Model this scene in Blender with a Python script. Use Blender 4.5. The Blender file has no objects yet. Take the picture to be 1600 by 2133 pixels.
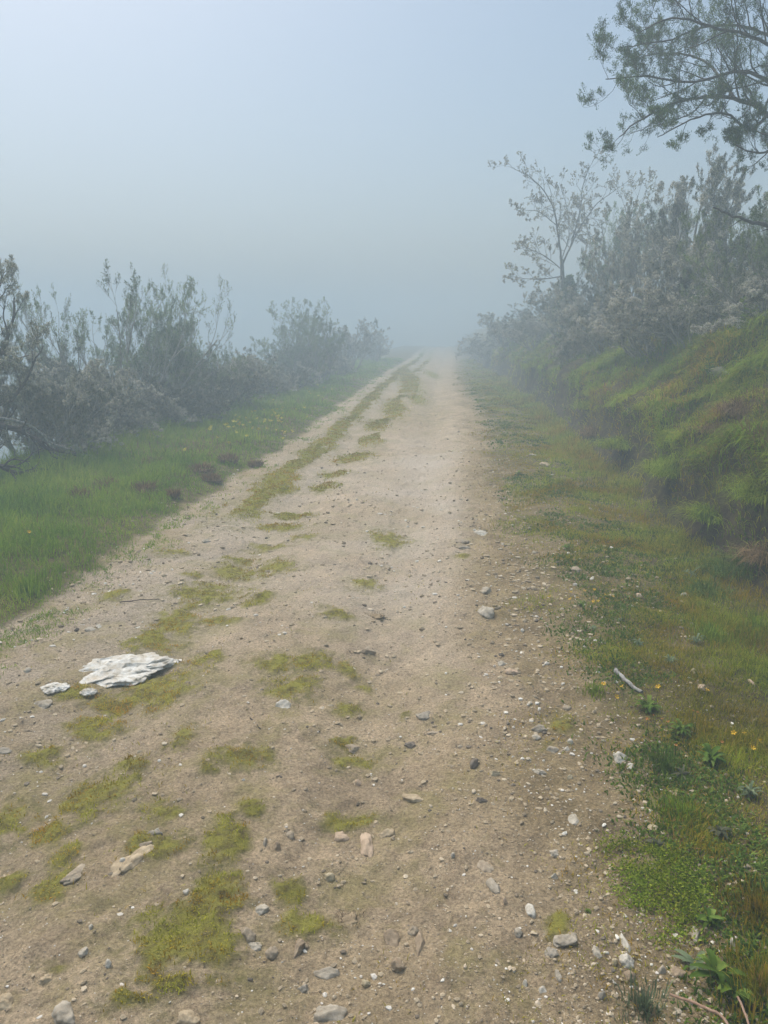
import bpy, math, random
import numpy as np
from mathutils import Vector, noise as mnoise

# ------------------------------------------------------------------ camera, light, exposure
scene = bpy.context.scene
C = scene.collection
CAM_Z = 1.6
F = 1600.0                       # focal length in pixels of the 1600 x 2133 photograph
PITCH = math.radians(13.24)
cam_data = bpy.data.cameras.new("camera")
cam = bpy.data.objects.new("camera", cam_data)
C.objects.link(cam)
cam.location = (0, 0, CAM_Z)
cam.rotation_euler = (math.radians(90) - PITCH, 0, 0)
cam_data.sensor_fit = 'VERTICAL'
cam_data.sensor_height = 24.0
cam_data.lens = 24.0 * F / 2133.0
cam_data.clip_start = 0.05
cam_data.clip_end = 2000
scene.camera = cam

SUN_EL, SUN_AZ = math.radians(58), math.radians(-35)     # azimuth from +Y towards +X
world = bpy.data.worlds.new("World"); scene.world = world; world.use_nodes = True
wn, wl = world.node_tree.nodes, world.node_tree.links
wn.clear()
sky = wn.new('ShaderNodeTexSky'); sky.sky_type = 'NISHITA'; sky.sun_disc = False
sky.sun_elevation = SUN_EL; sky.sun_rotation = SUN_AZ
sky.air_density = 1.0; sky.dust_density = 4.0; sky.ozone_density = 1.0
hsv = wn.new('ShaderNodeHueSaturation'); hsv.inputs['Hue'].default_value = .486; hsv.inputs['Saturation'].default_value = 1.1
bg = wn.new('ShaderNodeBackground'); bg.inputs['Strength'].default_value = 0.059
wo = wn.new('ShaderNodeOutputWorld')
wl.new(sky.outputs[0], hsv.inputs['Color']); wl.new(hsv.outputs[0], bg.inputs[0]); wl.new(bg.outputs[0], wo.inputs[0])

sd = bpy.data.lights.new("sun", 'SUN'); sd.energy = 1.5; sd.angle = math.radians(50); sd.color = (1.0, 0.96, 0.88)
sun = bpy.data.objects.new("sun", sd); C.objects.link(sun)
_d = Vector((math.sin(SUN_AZ) * math.cos(SUN_EL), math.cos(SUN_AZ) * math.cos(SUN_EL), math.sin(SUN_EL)))
sun.rotation_euler = _d.to_track_quat('Z', 'Y').to_euler()
sun.location = (0, 0, 30)

scene.view_settings.view_transform = 'Standard'
scene.view_settings.look = 'None'
scene.view_settings.exposure = 1.32
scene.view_settings.gamma = 1.0
scene.render.engine = 'CYCLES'
cy = scene.cycles
cy.max_bounces = 5; cy.diffuse_bounces = 3; cy.glossy_bounces = 1; cy.transmission_bounces = 2
cy.volume_bounces = 2; cy.transparent_max_bounces = 4
cy.use_denoising = True
cy.use_adaptive_sampling = True; cy.adaptive_threshold = 0.02
cy.sample_clamp_indirect = 6

# ------------------------------------------------------------------ noise
def _h(ix, iy, s):
    a = (ix.astype(np.int64) * 374761393 + iy.astype(np.int64) * 668265263 + s * 974634777) & 0xffffffff
    a = ((a ^ (a >> 13)) * 1274126177) & 0xffffffff
    a = a ^ (a >> 16)
    return (a & 0xffffff) / float(0xffffff)
def vn(x, y, s=0):
    x = np.asarray(x, float); y = np.asarray(y, float)
    ix = np.floor(x); iy = np.floor(y); fx = x - ix; fy = y - iy
    fx = fx * fx * (3 - 2 * fx); fy = fy * fy * (3 - 2 * fy)
    a = _h(ix, iy, s); b = _h(ix + 1, iy, s); c = _h(ix, iy + 1, s); d = _h(ix + 1, iy + 1, s)
    return (a + (b - a) * fx) * (1 - fy) + (c + (d - c) * fx) * fy
def fbm(x, y, o=4, s=0, g=.5):
    t = 0; a = 1; n = 0
    x = np.asarray(x, float); y = np.asarray(y, float)
    for k in range(o):
        t = t + a * (vn(x, y, s + k * 17) * 2 - 1); n += a; a *= g
        x, y = x * 2.03 + y * .21 + 11.3, y * 2.03 - x * .21 + 5.7
    return t / n
def sm(x, a, b):
    t = np.clip((np.asarray(x, float) - a) / (b - a), 0, 1)
    return t * t * (3 - 2 * t)

# ------------------------------------------------------------------ terrain shape (metres)
def cen(y):                                  # centre line of the track
    y = np.asarray(y, float)
    return -0.9 + 0.081 * np.minimum(y, 90) + 0.10 * np.sin(np.minimum(y, 90) * .16)*sm(y,4,14)
def toe(y):
    return 3.0 + .22 * fbm(np.asarray(y, float) * .8, 3.1, 3, 5) - .5 * sm(y, 26, 45)
def H(x, y):
    x = np.asarray(x, float); y = np.asarray(y, float)
    d = x - cen(y)
    near = 1 - sm(y, 25, 60)
    z = .02 * fbm(x * .9, y * .9, 3, 1)
    road = sm(d, -1.75, -1.45) * (1 - sm(d, 1.3, 1.9))
    z = z + road * (-.045 * np.exp(-((d + .55) / .25) ** 2) - .05 * np.exp(-((d - .62) / .27) ** 2) - .03)
    z = z + road * near * (.020 * fbm(x * 6, y * 6, 4, 2, .6) + .012 * fbm(x * 20, y * 20, 3, 3, .6))
    # left verge, then the hillside falls away
    z = z + (1 - sm(d, -2.0, -1.5)) * (.05 + .05 * fbm(x * 1.3, y * 1.3, 3, 8))
    fall = np.maximum(-3.9 - d, 0)
    z = z - np.where(fall < 25, .5 * fall * fall / (fall + .9), .5 * 25 * 25 / 25.9)
    # right verge: shallow ditch, cut bank, slope
    z = z - .05 * np.exp(-((d - 2.6) / .35) ** 2)
    z = z + sm(d, 1.4, 2.2) * (1 - sm(d, 2.6, 3.0)) * .03 * fbm(x * 4, y * 4, 3, 9)
    e = d - toe(y)
    lump = .5 + .5 * fbm(x * 1.1, y * 1.1, 3, 21)
    face = (.45 + .35 * lump) * sm(e, -.05, .28)
    slope = .78 * np.clip(e - .2, 0, 1.3) + .22 * np.clip(e - 1.5, 0, 5) + .06 * np.clip(e - 6.5, 0, 12)
    bank = face + slope
    bank = bank + sm(e, 0, .4) * (.25 * fbm(x * 1.6, y * 1.6, 3, 31) + .13 * fbm(x * 4.2, y * 4.2, 3, 32))
    z = z + bank
    z = z - 9 * sm(y, 85, 170)
    return z
def H1(x, y): return float(H(np.array([x]), np.array([y]))[0])

cp, sp_ = math.cos(PITCH), math.sin(PITCH)
def ray(px, py):
    u = (px - 800) / F; v = (1066.5 - py) / F
    return np.array([u, cp + v * sp_, -sp_ + v * cp])
def pick(px, py):                            # where the sight line through a photo point meets the terrain
    r = ray(px, py); ts = np.geomspace(1.0, 120, 420); n = 0
    for _ in range(3):
        b = CAM_Z + r[2] * ts < H(r[0] * ts, r[1] * ts)
        i = int(np.argmax(b)) if b.any() else len(ts) - 1
        ts = np.linspace(ts[max(i - 1, 0)], ts[i], 30)
    a = float(ts[0]); p = r * a
    return float(p[0]), float(p[1]), H1(p[0], p[1]), a
def at(px, py, t):                           # a point at distance t (along the viewing axis)
    p = ray(px, py) * t
    return Vector((p[0], p[1], CAM_Z + p[2]))

# ------------------------------------------------------------------ mesh helpers
def mesh_np(name, V, faces4=None, faces3=None, mat=None, attrs=None, smooth=False):
    me = bpy.data.meshes.new(name)
    V = np.asarray(V, np.float32)
    n4 = 0 if faces4 is None else len(faces4); n3 = 0 if faces3 is None else len(faces3)
    loops = []; starts = []
    if n4: loops.append(np.asarray(faces4, np.int32).ravel()); starts.append(np.arange(n4) * 4)
    if n3: loops.append(np.asarray(faces3, np.int32).ravel()); starts.append(n4 * 4 + np.arange(n3) * 3)
    loops = np.concatenate(loops); starts = np.concatenate(starts).astype(np.int32)
    me.vertices.add(len(V)); me.vertices.foreach_set('co', V.ravel())
    me.loops.add(len(loops)); me.loops.foreach_set('vertex_index', loops)
    me.polygons.add(n4 + n3); me.polygons.foreach_set('loop_start', starts)
    if smooth: me.polygons.foreach_set('use_smooth', np.ones(n4 + n3, bool))
    else: me.polygons.foreach_set('use_smooth', np.zeros(n4 + n3, bool))
    for k, a in (attrs or {}).items():
        at_ = me.attributes.new(k, 'FLOAT', 'POINT'); at_.data.foreach_set('value', np.asarray(a, np.float32))
    me.update(calc_edges=True)
    if mat: me.materials.append(mat)
    return me
def link(name, me, parent=None, loc=None):
    o = bpy.data.objects.new(name, me); C.objects.link(o)
    if parent: o.parent = parent
    if loc is not None: o.location = loc
    return o
def tag(o, label=None, cat=None, group=None, kind=None):
    if label: o['label'] = label
    if cat: o['category'] = cat
    if group: o['group'] = group
    if kind: o['kind'] = kind
    return o
def empty(name, loc, label, cat, group=None, rz=0, s=1.0):
    o = bpy.data.objects.new(name, None); C.objects.link(o)
    o.location = loc; o.rotation_euler = (0, 0, rz); o.scale = (s, s, s) if not isinstance(s, tuple) else s
    o.empty_display_size = .1
    return tag(o, label, cat, group)
def copy_tree(o, loc, rz, s, label, group=None):
    c = o.copy(); C.objects.link(c); c.location = loc; c.rotation_euler = (0, 0, rz)
    c.scale = s if isinstance(s, tuple) else (s, s, s)
    c['label'] = label
    if group: c['group'] = group
    for ch in [k for k in C.objects if k.parent == o]:
        d = ch.copy(); C.objects.link(d); d.parent = c
    return c

# ------------------------------------------------------------------ materials
def nmat(name):
    m = bpy.data.materials.new(name); m.use_nodes = True
    n = m.node_tree.nodes; n.clear()
    return m, n, m.node_tree.links
def ramp(n, stops, interp='LINEAR'):
    r = n.new('ShaderNodeValToRGB'); e = r.color_ramp; e.interpolation = interp
    while len(e.elements) < len(stops): e.elements.new(.5)
    for el, (p, c) in zip(e.elements, stops): el.position = p; el.color = (*c, 1)
    return r
def blade_mat(name, stops, patch=None, scale=.8, trans=.3, attr='tint'):
    m, n, l = nmat(name)
    a = n.new('ShaderNodeAttribute'); a.attribute_name = attr
    r = ramp(n, stops); l.new(a.outputs['Fac'], r.inputs[0]); col = r.outputs[0]
    if patch:
        geo = n.new('ShaderNodeNewGeometry'); no = n.new('ShaderNodeTexNoise'); no.inputs['Scale'].default_value = scale; no.inputs['Detail'].default_value = 4
        l.new(geo.outputs['Position'], no.inputs['Vector'])
        rr = ramp(n, [(.40, (0, 0, 0)), (.62, (1, 1, 1))]); l.new(no.outputs[0], rr.inputs[0])
        mx = n.new('ShaderNodeMix'); mx.data_type = 'RGBA'; mx.blend_type = 'MULTIPLY'
        l.new(rr.outputs[0], mx.inputs[0]); l.new(col, mx.inputs[6]); mx.inputs[7].default_value = (*patch, 1); col = mx.outputs[2]
    d = n.new('ShaderNodeBsdfDiffuse'); t = n.new('ShaderNodeBsdfTranslucent'); mix = n.new('ShaderNodeMixShader')
    mix.inputs[0].default_value = trans
    o = n.new('ShaderNodeOutputMaterial')
    l.new(col, d.inputs[0]); l.new(col, t.inputs[0]); l.new(d.outputs[0], mix.inputs[1]); l.new(t.outputs[0], mix.inputs[2]); l.new(mix.outputs[0], o.inputs[0])
    return m
M = {}
M['grass'] = blade_mat('grass_blades', [(0, (.12, .19, .015)), (.4, (.24, .36, .03)), (.75, (.38, .48, .06)), (.92, (.48, .50, .10)), (1, (.58, .46, .20))], (.62, .75, .5), 1.3, .4)
M['bankgrass'] = blade_mat('bank_grass_blades', [(0, (.09, .12, .012)), (.3, (.23, .31, .025)), (.58, (.42, .48, .045)), (.78, (.52, .47, .08)), (.9, (.54, .39, .13)), (1, (.62, .46, .24))], (.9, .6, .45), 1.6, .4)
M['moss'] = blade_mat('moss_blades', [(0, (.15, .15, .015)), (.35, (.36, .37, .03)), (.75, (.60, .56, .07)), (1, (.64, .48, .14))], (1.0, .62, .6), 9, .3)
M['tussock'] = blade_mat('tussock_blades', [(0, (.09, .15, .012)), (.5, (.26, .38, .03)), (1, (.50, .58, .10))], (.8, .7, .5), 5, .4)
M['dry'] = blade_mat('dry_blades', [(0, (0.120, 0.081, 0.039)), (.6, (0.288, 0.196, 0.099)), (1, (0.456, 0.345, 0.198))], None)
M['heath'] = blade_mat('heath_foliage', [(0, (.05, .06, .03)), (.6, (.20, .22, .13)), (1, (.42, .43, .30))], None)
M['broom'] = blade_mat('broom_foliage', [(0, (.07, .11, .04)), (.6, (.19, .26, .10)), (1, (.36, .44, .20))], None)
M['dark_leaf'] = blade_mat('dark_leaf', [(0, (.05, .08, .03)), (.6, (.10, .16, .05)), (1, (.19, .26, .09))], None)
M['blossom'] = blade_mat('faded_blossom', [(0, (.30, .28, .23)), (.5, (.58, .55, .48)), (1, (.80, .77, .70))], None)
M['spring'] = blade_mat('spring_leaf', [(0, (.14, .11, .04)), (.5, (.26, .20, .08)), (1, (.38, .33, .14))], None)
M['weed'] = blade_mat('weed_leaf', [(0, (.06, .11, .02)), (.6, (.14, .23, .04)), (1, (.25, .34, .08))], (.8, .75, .6), 9)
M['glaucous'] = blade_mat('grey_green_leaf', [(0, (.13, .18, .10)), (1, (.28, .34, .20))], (.8, .8, .7), 9)
M['purple'] = blade_mat('purple_leaf', [(0, (.08, .09, .05)), (1, (.17, .17, .11))], None)
M['fern'] = blade_mat('fern_leaf', [(0, (.09, .14, .025)), (1, (.22, .30, .06))], None)
def plain(name, col, rough=.8, col2=None, scale=20, bump=.3):
    m, n, l = nmat(name)
    p = n.new('ShaderNodeBsdfPrincipled'); p.inputs['Roughness'].default_value = rough; p.inputs['Specular IOR Level'].default_value = .25
    o = n.new('ShaderNodeOutputMaterial'); l.new(p.outputs[0], o.inputs[0])
    tc = n.new('ShaderNodeTexCoord'); no = n.new('ShaderNodeTexNoise'); no.inputs['Scale'].default_value = scale; no.inputs['Detail'].default_value = 6; no.inputs['Roughness'].default_value = .65
    l.new(tc.outputs['Object'], no.inputs['Vector'])
    c2 = col2 or tuple(c * .55 for c in col)
    r = ramp(n, [(.33, c2), (.62, col)]); l.new(no.outputs[0], r.inputs[0]); l.new(r.outputs[0], p.inputs['Base Color'])
    if bump:
        b = n.new('ShaderNodeBump'); b.inputs['Strength'].default_value = bump; b.inputs['Distance'].default_value = .01
        l.new(no.outputs[0], b.inputs['Height']); l.new(b.outputs[0], p.inputs['Normal'])
    return m
M['bark'] = plain('bark', (.13, .105, .085), .9, (.05, .042, .036), 18)
M['barkgrey'] = plain('bark_grey', (.40, .38, .34), .9, (.20, .185, .165), 18)
M['lichen'] = plain('lichen_wood', (.42, .41, .38), .9, (.08, .07, .06), 45)
M['deadwood'] = plain('dead_wood', (.10, .08, .07), .9, (.035, .03, .028), 14)
M['stem'] = plain('dead_stem', (.36, .24, .17), .8, (.24, .15, .10), 30)
M['yellow'] = plain('yellow_petals', (.75, .48, .02), .6, (.65, .33, .01), 60, 0)
M['yellowpale'] = plain('lemon_petals', (.72, .62, .06), .6, (.55, .45, .03), 60, 0)
M['orange'] = plain('orange_buds', (.62, .26, .05), .6, (.45, .15, .03), 60, 0)
M['mud'] = plain('crumbled_mud', (.34, .265, .165), 1, (.17, .13, .08), 40, .6)
M['clod'] = plain('dark_soil', (.27, .195, .11), 1, (.10, .07, .04), 30, .6)
ROCKC = {
 'white': ((.62, .59, .51), (.36, .32, .25)), 'quartz': ((.74, .73, .68), (.44, .38, .28)), 'grey': ((.44, .39, .31), (.26, .22, .16)),
 'pale': ((.54, .49, .40), (.31, .27, .20)), 'tan': ((.52, .42, .28), (.30, .23, .14)), 'dark': ((.25, .21, .165), (.13, .11, .085)),
 'pink': ((.55, .42, .30), (.36, .27, .18)), 'brown': ((.36, .28, .19), (.21, .16, .105)), 'blue': ((.38, .34, .27), (.24, .21, .165)),
 'greybrown': ((.42, .35, .255), (.25, .20, .14)), 'cream': ((.58, .50, .34), (.34, .27, .16))}
for k, (a, b) in ROCKC.items(): M['rock_' + k] = plain('rock_' + k, a, .85, b, 30 if k != 'quartz' else 22, .5 if k != 'quartz' else .9)

# ------------------------------------------------------------------ track patches: moss cushions seen on the track
MOSS = [(435,1240,72,22),(372,1290,48,38),(320,1338,62,26),(450,1300,45,10),(320,1437,80,34),(420,1378,36,16),(490,1195,46,15),(578,1180,32,18),(556,1145,36,9),(500,1168,40,8),
 (550,1245,25,12),(585,1100,52,10),(610,1078,46,6),(690,1280,42,12),(760,1215,34,9),(722,1395,30,14),(610,1440,46,30),(650,1382,36,17),(575,1385,46,22),(720,1480,26,14),
 (808,1122,36,14),(740,1590,50,24),(715,1550,26,10),(508,1585,56,28),(430,1597,26,9),(345,1690,46,24),(222,1645,62,42),(272,1598,42,16),(200,1520,48,28),(85,1575,36,22),
 (25,1710,55,44),(100,1735,42,22),(108,1852,48,36),(130,1795,26,26),(18,1840,36,24),(370,1535,22,20),(530,1690,36,22),(470,1760,50,42),(350,1760,48,18),(280,1755,26,16),
 (455,1860,42,34),(590,1840,34,32),(380,1950,112,66),(430,1895,66,34),(370,2035,90,32),(640,1925,52,30),(280,2095,70,28),(730,1710,58,20),(850,788,22,22),(822,850,24,16),
 (785,885,24,9),(735,955,42,9),(675,1015,28,8),(700,988,26,6),(360,1150,34,10),(240,1238,26,10),(400,1200,20,6),(150,1440,36,20),(760,1432,18,10),(845,1490,14,8),
 (1170,1930,36,22),(1140,1545,22,10),(1180,1500,30,12),(960,1160,14,5),(870,830,16,10),(900,780,12,6),(520,1260,20,6),(640,1120,30,5),(250,1480,60,22),(130,2010,30,22)]
def _patch(px, py, rx, ry):
    x, y, z, t = pick(px, py)
    x2, y2, _, _ = pick(px + rx, py); x3, y3, _, _ = pick(px, py - ry)
    return x, y, abs(x2 - x), max(abs(y3 - y), .02)
PATCH = [_patch(*p) for p in MOSS]
def moss_mask(x, y, halo=False):
    x = np.asarray(x, float); y = np.asarray(y, float)
    wx = x + .05 * fbm(x * 7, y * 7, 3, 41); wy = y + .07 * fbm(x * 7, y * 7, 3, 42)
    m = np.full(x.shape, -2.0)
    for (cx, cy_, rx, ry) in PATCH:
        r = np.sqrt(((wx - cx) / (rx * 1.1)) ** 2 + ((wy - cy_) / (ry * 1.15)) ** 2)
        m = np.maximum(m, 1 - r)
    m = m + .95 * fbm(x * 15, y * 15, 5, 43, .72) - .02
    d = x - cen(y)
    s = 1 - np.abs(d + 1.0 + .08 * fbm(y * .7, x * 0, 2, 44)) / (.19 + .09 * fbm(y * 1.6, x, 2, 47))
    s = np.minimum(s + .9 * fbm(x * 7, y * 3, 4, 45), (y - 6.6) * 1.2)
    m = np.maximum(m, s)
    s2 = 1 - np.abs(d + .33) / .22
    s2 = np.minimum(s2 - .45 + 1.5 * fbm(x * 3.5, y * 1.3, 3, 46), (y - 11) * .4)
    m = np.maximum(m, s2)
    return (sm(m, -.05, .55), sm(m, -1.0, .3)) if halo else sm(m, -.05, .55)
def left_edge(y): return -1.52 + .14 * fbm(np.asarray(y, float) * 1.4, 0.5, 3, 51) + .09 * fbm(np.asarray(y, float) * 6, 1.5, 3, 52)
def green(x, y):                              # how grassy the ground is, 0..1
    x = np.asarray(x, float); y = np.asarray(y, float); d = x - cen(y)
    L = 1 - sm(d - left_edge(y), -.10, .04)
    n = fbm(x * 2.4, y * 2.0, 4, 61); n2 = fbm(x * 9, y * 9, 3, 62)
    R = sm(d + .35 * n + .10 * n2 + .1*sm(y,3,8), 1.35, 1.95)
    R = R * (.55 + .45 * sm(n + .5 * n2 + .35 * (d - 1.8), -.25, .25))
    return np.clip(np.maximum(L, R), 0, 1)
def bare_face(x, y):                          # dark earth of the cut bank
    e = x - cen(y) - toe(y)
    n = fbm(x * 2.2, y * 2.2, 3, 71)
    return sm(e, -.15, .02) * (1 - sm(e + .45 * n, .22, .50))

# ------------------------------------------------------------------ ground
def build_ground():
    ys = [-14, -9, -6, -4, -2.5, -1.5, -.8, -.3]
    y = .2
    while y < 330: ys.append(y); y += max(.009, .0078 * y)
    ys = np.array(ys)
    ds = list(np.arange(-3.2, 5.2, .0135))
    w = .03; d = ds[-1]; right = []
    while d < 90: d += w; w *= 1.035; right.append(d)
    w = .03; d = ds[0]; left = []
    while d > -120: d -= w; w *= 1.035; left.append(d)
    ds = np.array(left[::-1] + ds + right)
    D, Y = np.meshgrid(ds, ys)
    X = D + cen(Y)
    Z = H(X, Y)
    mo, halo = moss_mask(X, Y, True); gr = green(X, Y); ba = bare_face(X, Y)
    Z = Z + .010 * mo * (1 - sm(Y, 10, 20))
    # overhang: the top of the cut face leans over the ditch
    e = X - cen(Y) - toe(Y)
    X = X - .17 * np.exp(-((e - .32) / .12) ** 2)
    nr, nc = D.shape
    V = np.stack([X, Y, Z], -1).reshape(-1, 3)
    i = np.arange(nr * nc).reshape(nr, nc)
    f = np.stack([i[:-1, :-1], i[:-1, 1:], i[1:, 1:], i[1:, :-1]], -1).reshape(-1, 4)
    tr = (D > -1.7) & (D < 1.5)
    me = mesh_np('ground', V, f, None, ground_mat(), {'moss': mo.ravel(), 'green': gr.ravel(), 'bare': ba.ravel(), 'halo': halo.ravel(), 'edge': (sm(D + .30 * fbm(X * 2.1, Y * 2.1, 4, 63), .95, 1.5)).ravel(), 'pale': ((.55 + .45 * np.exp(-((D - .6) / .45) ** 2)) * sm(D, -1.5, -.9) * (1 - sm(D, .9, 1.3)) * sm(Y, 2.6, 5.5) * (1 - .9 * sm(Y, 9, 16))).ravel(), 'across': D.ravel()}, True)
    o = link('ground', me)
    tag(o, kind='structure')
def ground_mat():
    m, n, l = nmat('ground')
    geo = n.new('ShaderNodeNewGeometry'); P = geo.outputs['Position']
    def noise(s, det=5, rough=.6, dist=0):
        t = n.new('ShaderNodeTexNoise'); t.inputs['Scale'].default_value = s; t.inputs['Detail'].default_value = det; t.inputs['Roughness'].default_value = rough; t.inputs['Distortion'].default_value = dist
        l.new(P, t.inputs['Vector']); return t.outputs[0]
    def attr(k):
        a = n.new('ShaderNodeAttribute'); a.attribute_name = k; return a.outputs['Fac']
    def mix(fac, a, b, mode='MIX'):
        x = n.new('ShaderNodeMix'); x.data_type = 'RGBA'; x.blend_type = mode
        for s, v in ((0, fac), (6, a), (7, b)):
            if isinstance(v, (int, float)): x.inputs[s].default_value = v
            elif isinstance(v, tuple): x.inputs[s].default_value = (*v, 1)
            else: l.new(v, x.inputs[s])
        return x.outputs[2]
    def rmp(v, st):
        r = ramp(n, st); l.new(v, r.inputs[0]); return r.outputs[0]
    dirt = rmp(noise(2.2, 8, .7), [(.30, (.31, .24, .155)), (.5, (.48, .375, .25)), (.70, (.61, .49, .34))])
    dirt = mix(.75, dirt, rmp(noise(7.5, 7, .72, .4), [(.34, (.62, .60, .58)), (.5, (1, 1, 1)), (.66, (1.22, 1.21, 1.20))]), 'MULTIPLY')
    fine = rmp(noise(90, 5, .75), [(.30, (.36, .34, .31)), (.48, (.95, .94, .92)), (.70, (1.6, 1.57, 1.52))])
    dirt = mix(.85, dirt, fine, 'MULTIPLY')
    # greyer gravel in the left rut
    gl = rmp(attr('across'), [(0, (1, 1, 1)), (1, (0, 0, 0))])
    mr = n.new('ShaderNodeMapRange'); mr.inputs[1].default_value = -.1; mr.inputs[2].default_value = -.9; l.new(attr('across'), mr.inputs[0])
    greydirt = mix(.9, rmp(noise(5, 6, .7), [(.3, (.34, .28, .21)), (.7, (.59, .50, .39))]), fine, 'MULTIPLY')
    mm = n.new('ShaderNodeMath'); mm.operation = 'MULTIPLY'; mm.inputs[1].default_value = .65; l.new(mr.outputs[0], mm.inputs[0])
    dirt = mix(mm.outputs[0], dirt, greydirt)
    # mineral grains
    vo = n.new('ShaderNodeTexVoronoi'); vo.inputs['Scale'].default_value = 95; l.new(P, vo.inputs['Vector'])
    gsel = rmp(vo.outputs['Color'], [(.80, (0, 0, 0)), (.84, (1, 1, 1))])
    gdist = rmp(vo.outputs['Distance'], [(.20, (1, 1, 1)), (.34, (0, 0, 0))])
    gm = n.new('ShaderNodeMath'); gm.operation = 'MULTIPLY'; l.new(gsel, gm.inputs[0]); l.new(gdist, gm.inputs[1])
    dirt = mix(gm.outputs[0], dirt, rmp(noise(40, 2), [(.4, (.16, .15, .14)), (.5, (.42, .37, .30)), (.62, (.55, .50, .42))]))
    # damp dark soil and algae
    damp = rmp(noise(1.1, 6, .65), [(.47, (0, 0, 0)), (.66, (1, 1, 1))])
    dirt = mix(damp, dirt, mix(.75, (.37, .285, .165), fine, 'MULTIPLY'))
    algae = rmp(noise(3.3, 7, .7, .3), [(.50, (0, 0, 0)), (.64, (.85, .85, .85))])
    dirt = mix(algae, dirt, mix(.6, (.36, .30, .145), fine, 'MULTIPLY'))
    pm2 = n.new('ShaderNodeMath'); pm2.operation = 'MULTIPLY'; l.new(attr('pale'), pm2.inputs[0]); l.new(rmp(noise(.8, 5, .6), [(.38, (.30, .30, .30)), (.62, (.85, .85, .85))]), pm2.inputs[1])
    dirt = mix(pm2.outputs[0], dirt, mix(.6, (.60, .525, .435), fine, 'MULTIPLY'))
    em = n.new('ShaderNodeMath'); em.operation = 'MULTIPLY'; l.new(attr('edge'), em.inputs[0]); em.inputs[1].default_value = .85
    dirt = mix(em.outputs[0], dirt, mix(.8, rmp(noise(6, 7, .7), [(.36, (.18, .135, .07)), (.52, (.30, .23, .125)), (.66, (.41, .32, .18))]), fine, 'MULTIPLY'))
    hm = n.new('ShaderNodeMath'); hm.operation = 'MULTIPLY'; l.new(attr('halo'), hm.inputs[0]); l.new(rmp(noise(17, 7, .75), [(.42, (0, 0, 0)), (.62, (.85, .85, .85))]), hm.inputs[1])
    dirt = mix(hm.outputs[0], dirt, mix(.6, (.21, .195, .07), fine, 'MULTIPLY'))
    col = mix(attr('moss'), dirt, rmp(noise(22, 6, .7), [(.38, (.17, .14, .045)), (.56, (.32, .30, .06))]))
    soil = rmp(noise(11, 9, .75), [(.36, (.07, .054, .03)), (.5, (.16, .13, .055)), (.62, (.20, .18, .06)), (.74, (.36, .28, .17))])
    col = mix(attr('green'), col, soil)
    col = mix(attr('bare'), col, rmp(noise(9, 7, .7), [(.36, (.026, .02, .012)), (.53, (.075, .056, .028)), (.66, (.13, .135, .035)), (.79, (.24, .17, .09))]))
    p = n.new('ShaderNodeBsdfPrincipled'); p.inputs['Roughness'].default_value = .92; p.inputs['Specular IOR Level'].default_value = .15
    l.new(col, p.inputs['Base Color'])
    b1 = n.new('ShaderNodeBump'); b1.inputs['Strength'].default_value = .95; b1.inputs['Distance'].default_value = .022; l.new(noise(38, 8, .72), b1.inputs['Height'])
    b2 = n.new('ShaderNodeBump'); b2.inputs['Strength'].default_value = .95; b2.inputs['Distance'].default_value = .006; l.new(noise(190, 4, .7), b2.inputs['Height']); l.new(b1.outputs[0], b2.inputs['Normal'])
    l.new(b2.outputs[0], p.inputs['Normal'])
    o = n.new('ShaderNodeOutputMaterial'); l.new(p.outputs[0], o.inputs[0])
    return m
build_ground()

# ------------------------------------------------------------------ blades
def blades5(P, dirh, L, W, lean, rng, droop=0.0, up=None):
    """grass: P base (n,3), dirh horizontal lean direction angle, lean = tip shift as a share of L"""
    n = len(P); a = dirh
    D = np.stack([np.cos(a), np.sin(a), np.zeros(n)], 1)
    sa = rng.uniform(0, math.tau, n); S = np.stack([np.cos(sa), np.sin(sa), np.zeros(n)], 1) * (W / 2)[:, None]
    mid = P + D * (L * lean * .3)[:, None]; mid[:, 2] += L * .55 * np.sqrt(np.clip(1 - lean * lean * .4, .1, 1))
    tip = P + D * (L * lean)[:, None]; tip[:, 2] += L * np.sqrt(np.clip(1 - lean * lean * .9, .05, 1)) - droop * L
    V = np.stack([P - S, P + S, mid - S * .8, mid + S * .8, tip], 1).reshape(-1, 3)
    b = np.arange(n)[:, None] * 5
    f4 = np.concatenate([b, b + 1, b + 3, b + 2], 1); f3 = np.concatenate([b + 2, b + 3, b + 4], 1)
    return V, f4, f3
def blades7(P, ang, L, W, lean, rng, droop):
    """arching blade: rises, leans out along ang and bows under its own weight"""
    n = len(P); D = np.stack([np.cos(ang), np.sin(ang)], 1)
    S = np.stack([-np.sin(ang), np.cos(ang), np.zeros(n)], 1) * (W / 2)[:, None]
    rows = []
    for u in (0, .4, .75, 1):
        h = L * (u * (1 - .35 * lean) - droop * u * u * u); o = L * lean * (.35 * u + .65 * u * u)
        rows.append(P + np.stack([D[:, 0] * o, D[:, 1] * o, h], 1))
    V = np.stack([rows[0] - S, rows[0] + S, rows[1] - S * .9, rows[1] + S * .9, rows[2] - S * .6, rows[2] + S * .6, rows[3]], 1).reshape(-1, 3)
    b = np.arange(n)[:, None] * 7
    f4 = np.concatenate([np.concatenate([b, b + 1, b + 3, b + 2], 1), np.concatenate([b + 2, b + 3, b + 5, b + 4], 1)])
    return V, f4, np.concatenate([b + 4, b + 5, b + 6], 1)
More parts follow.
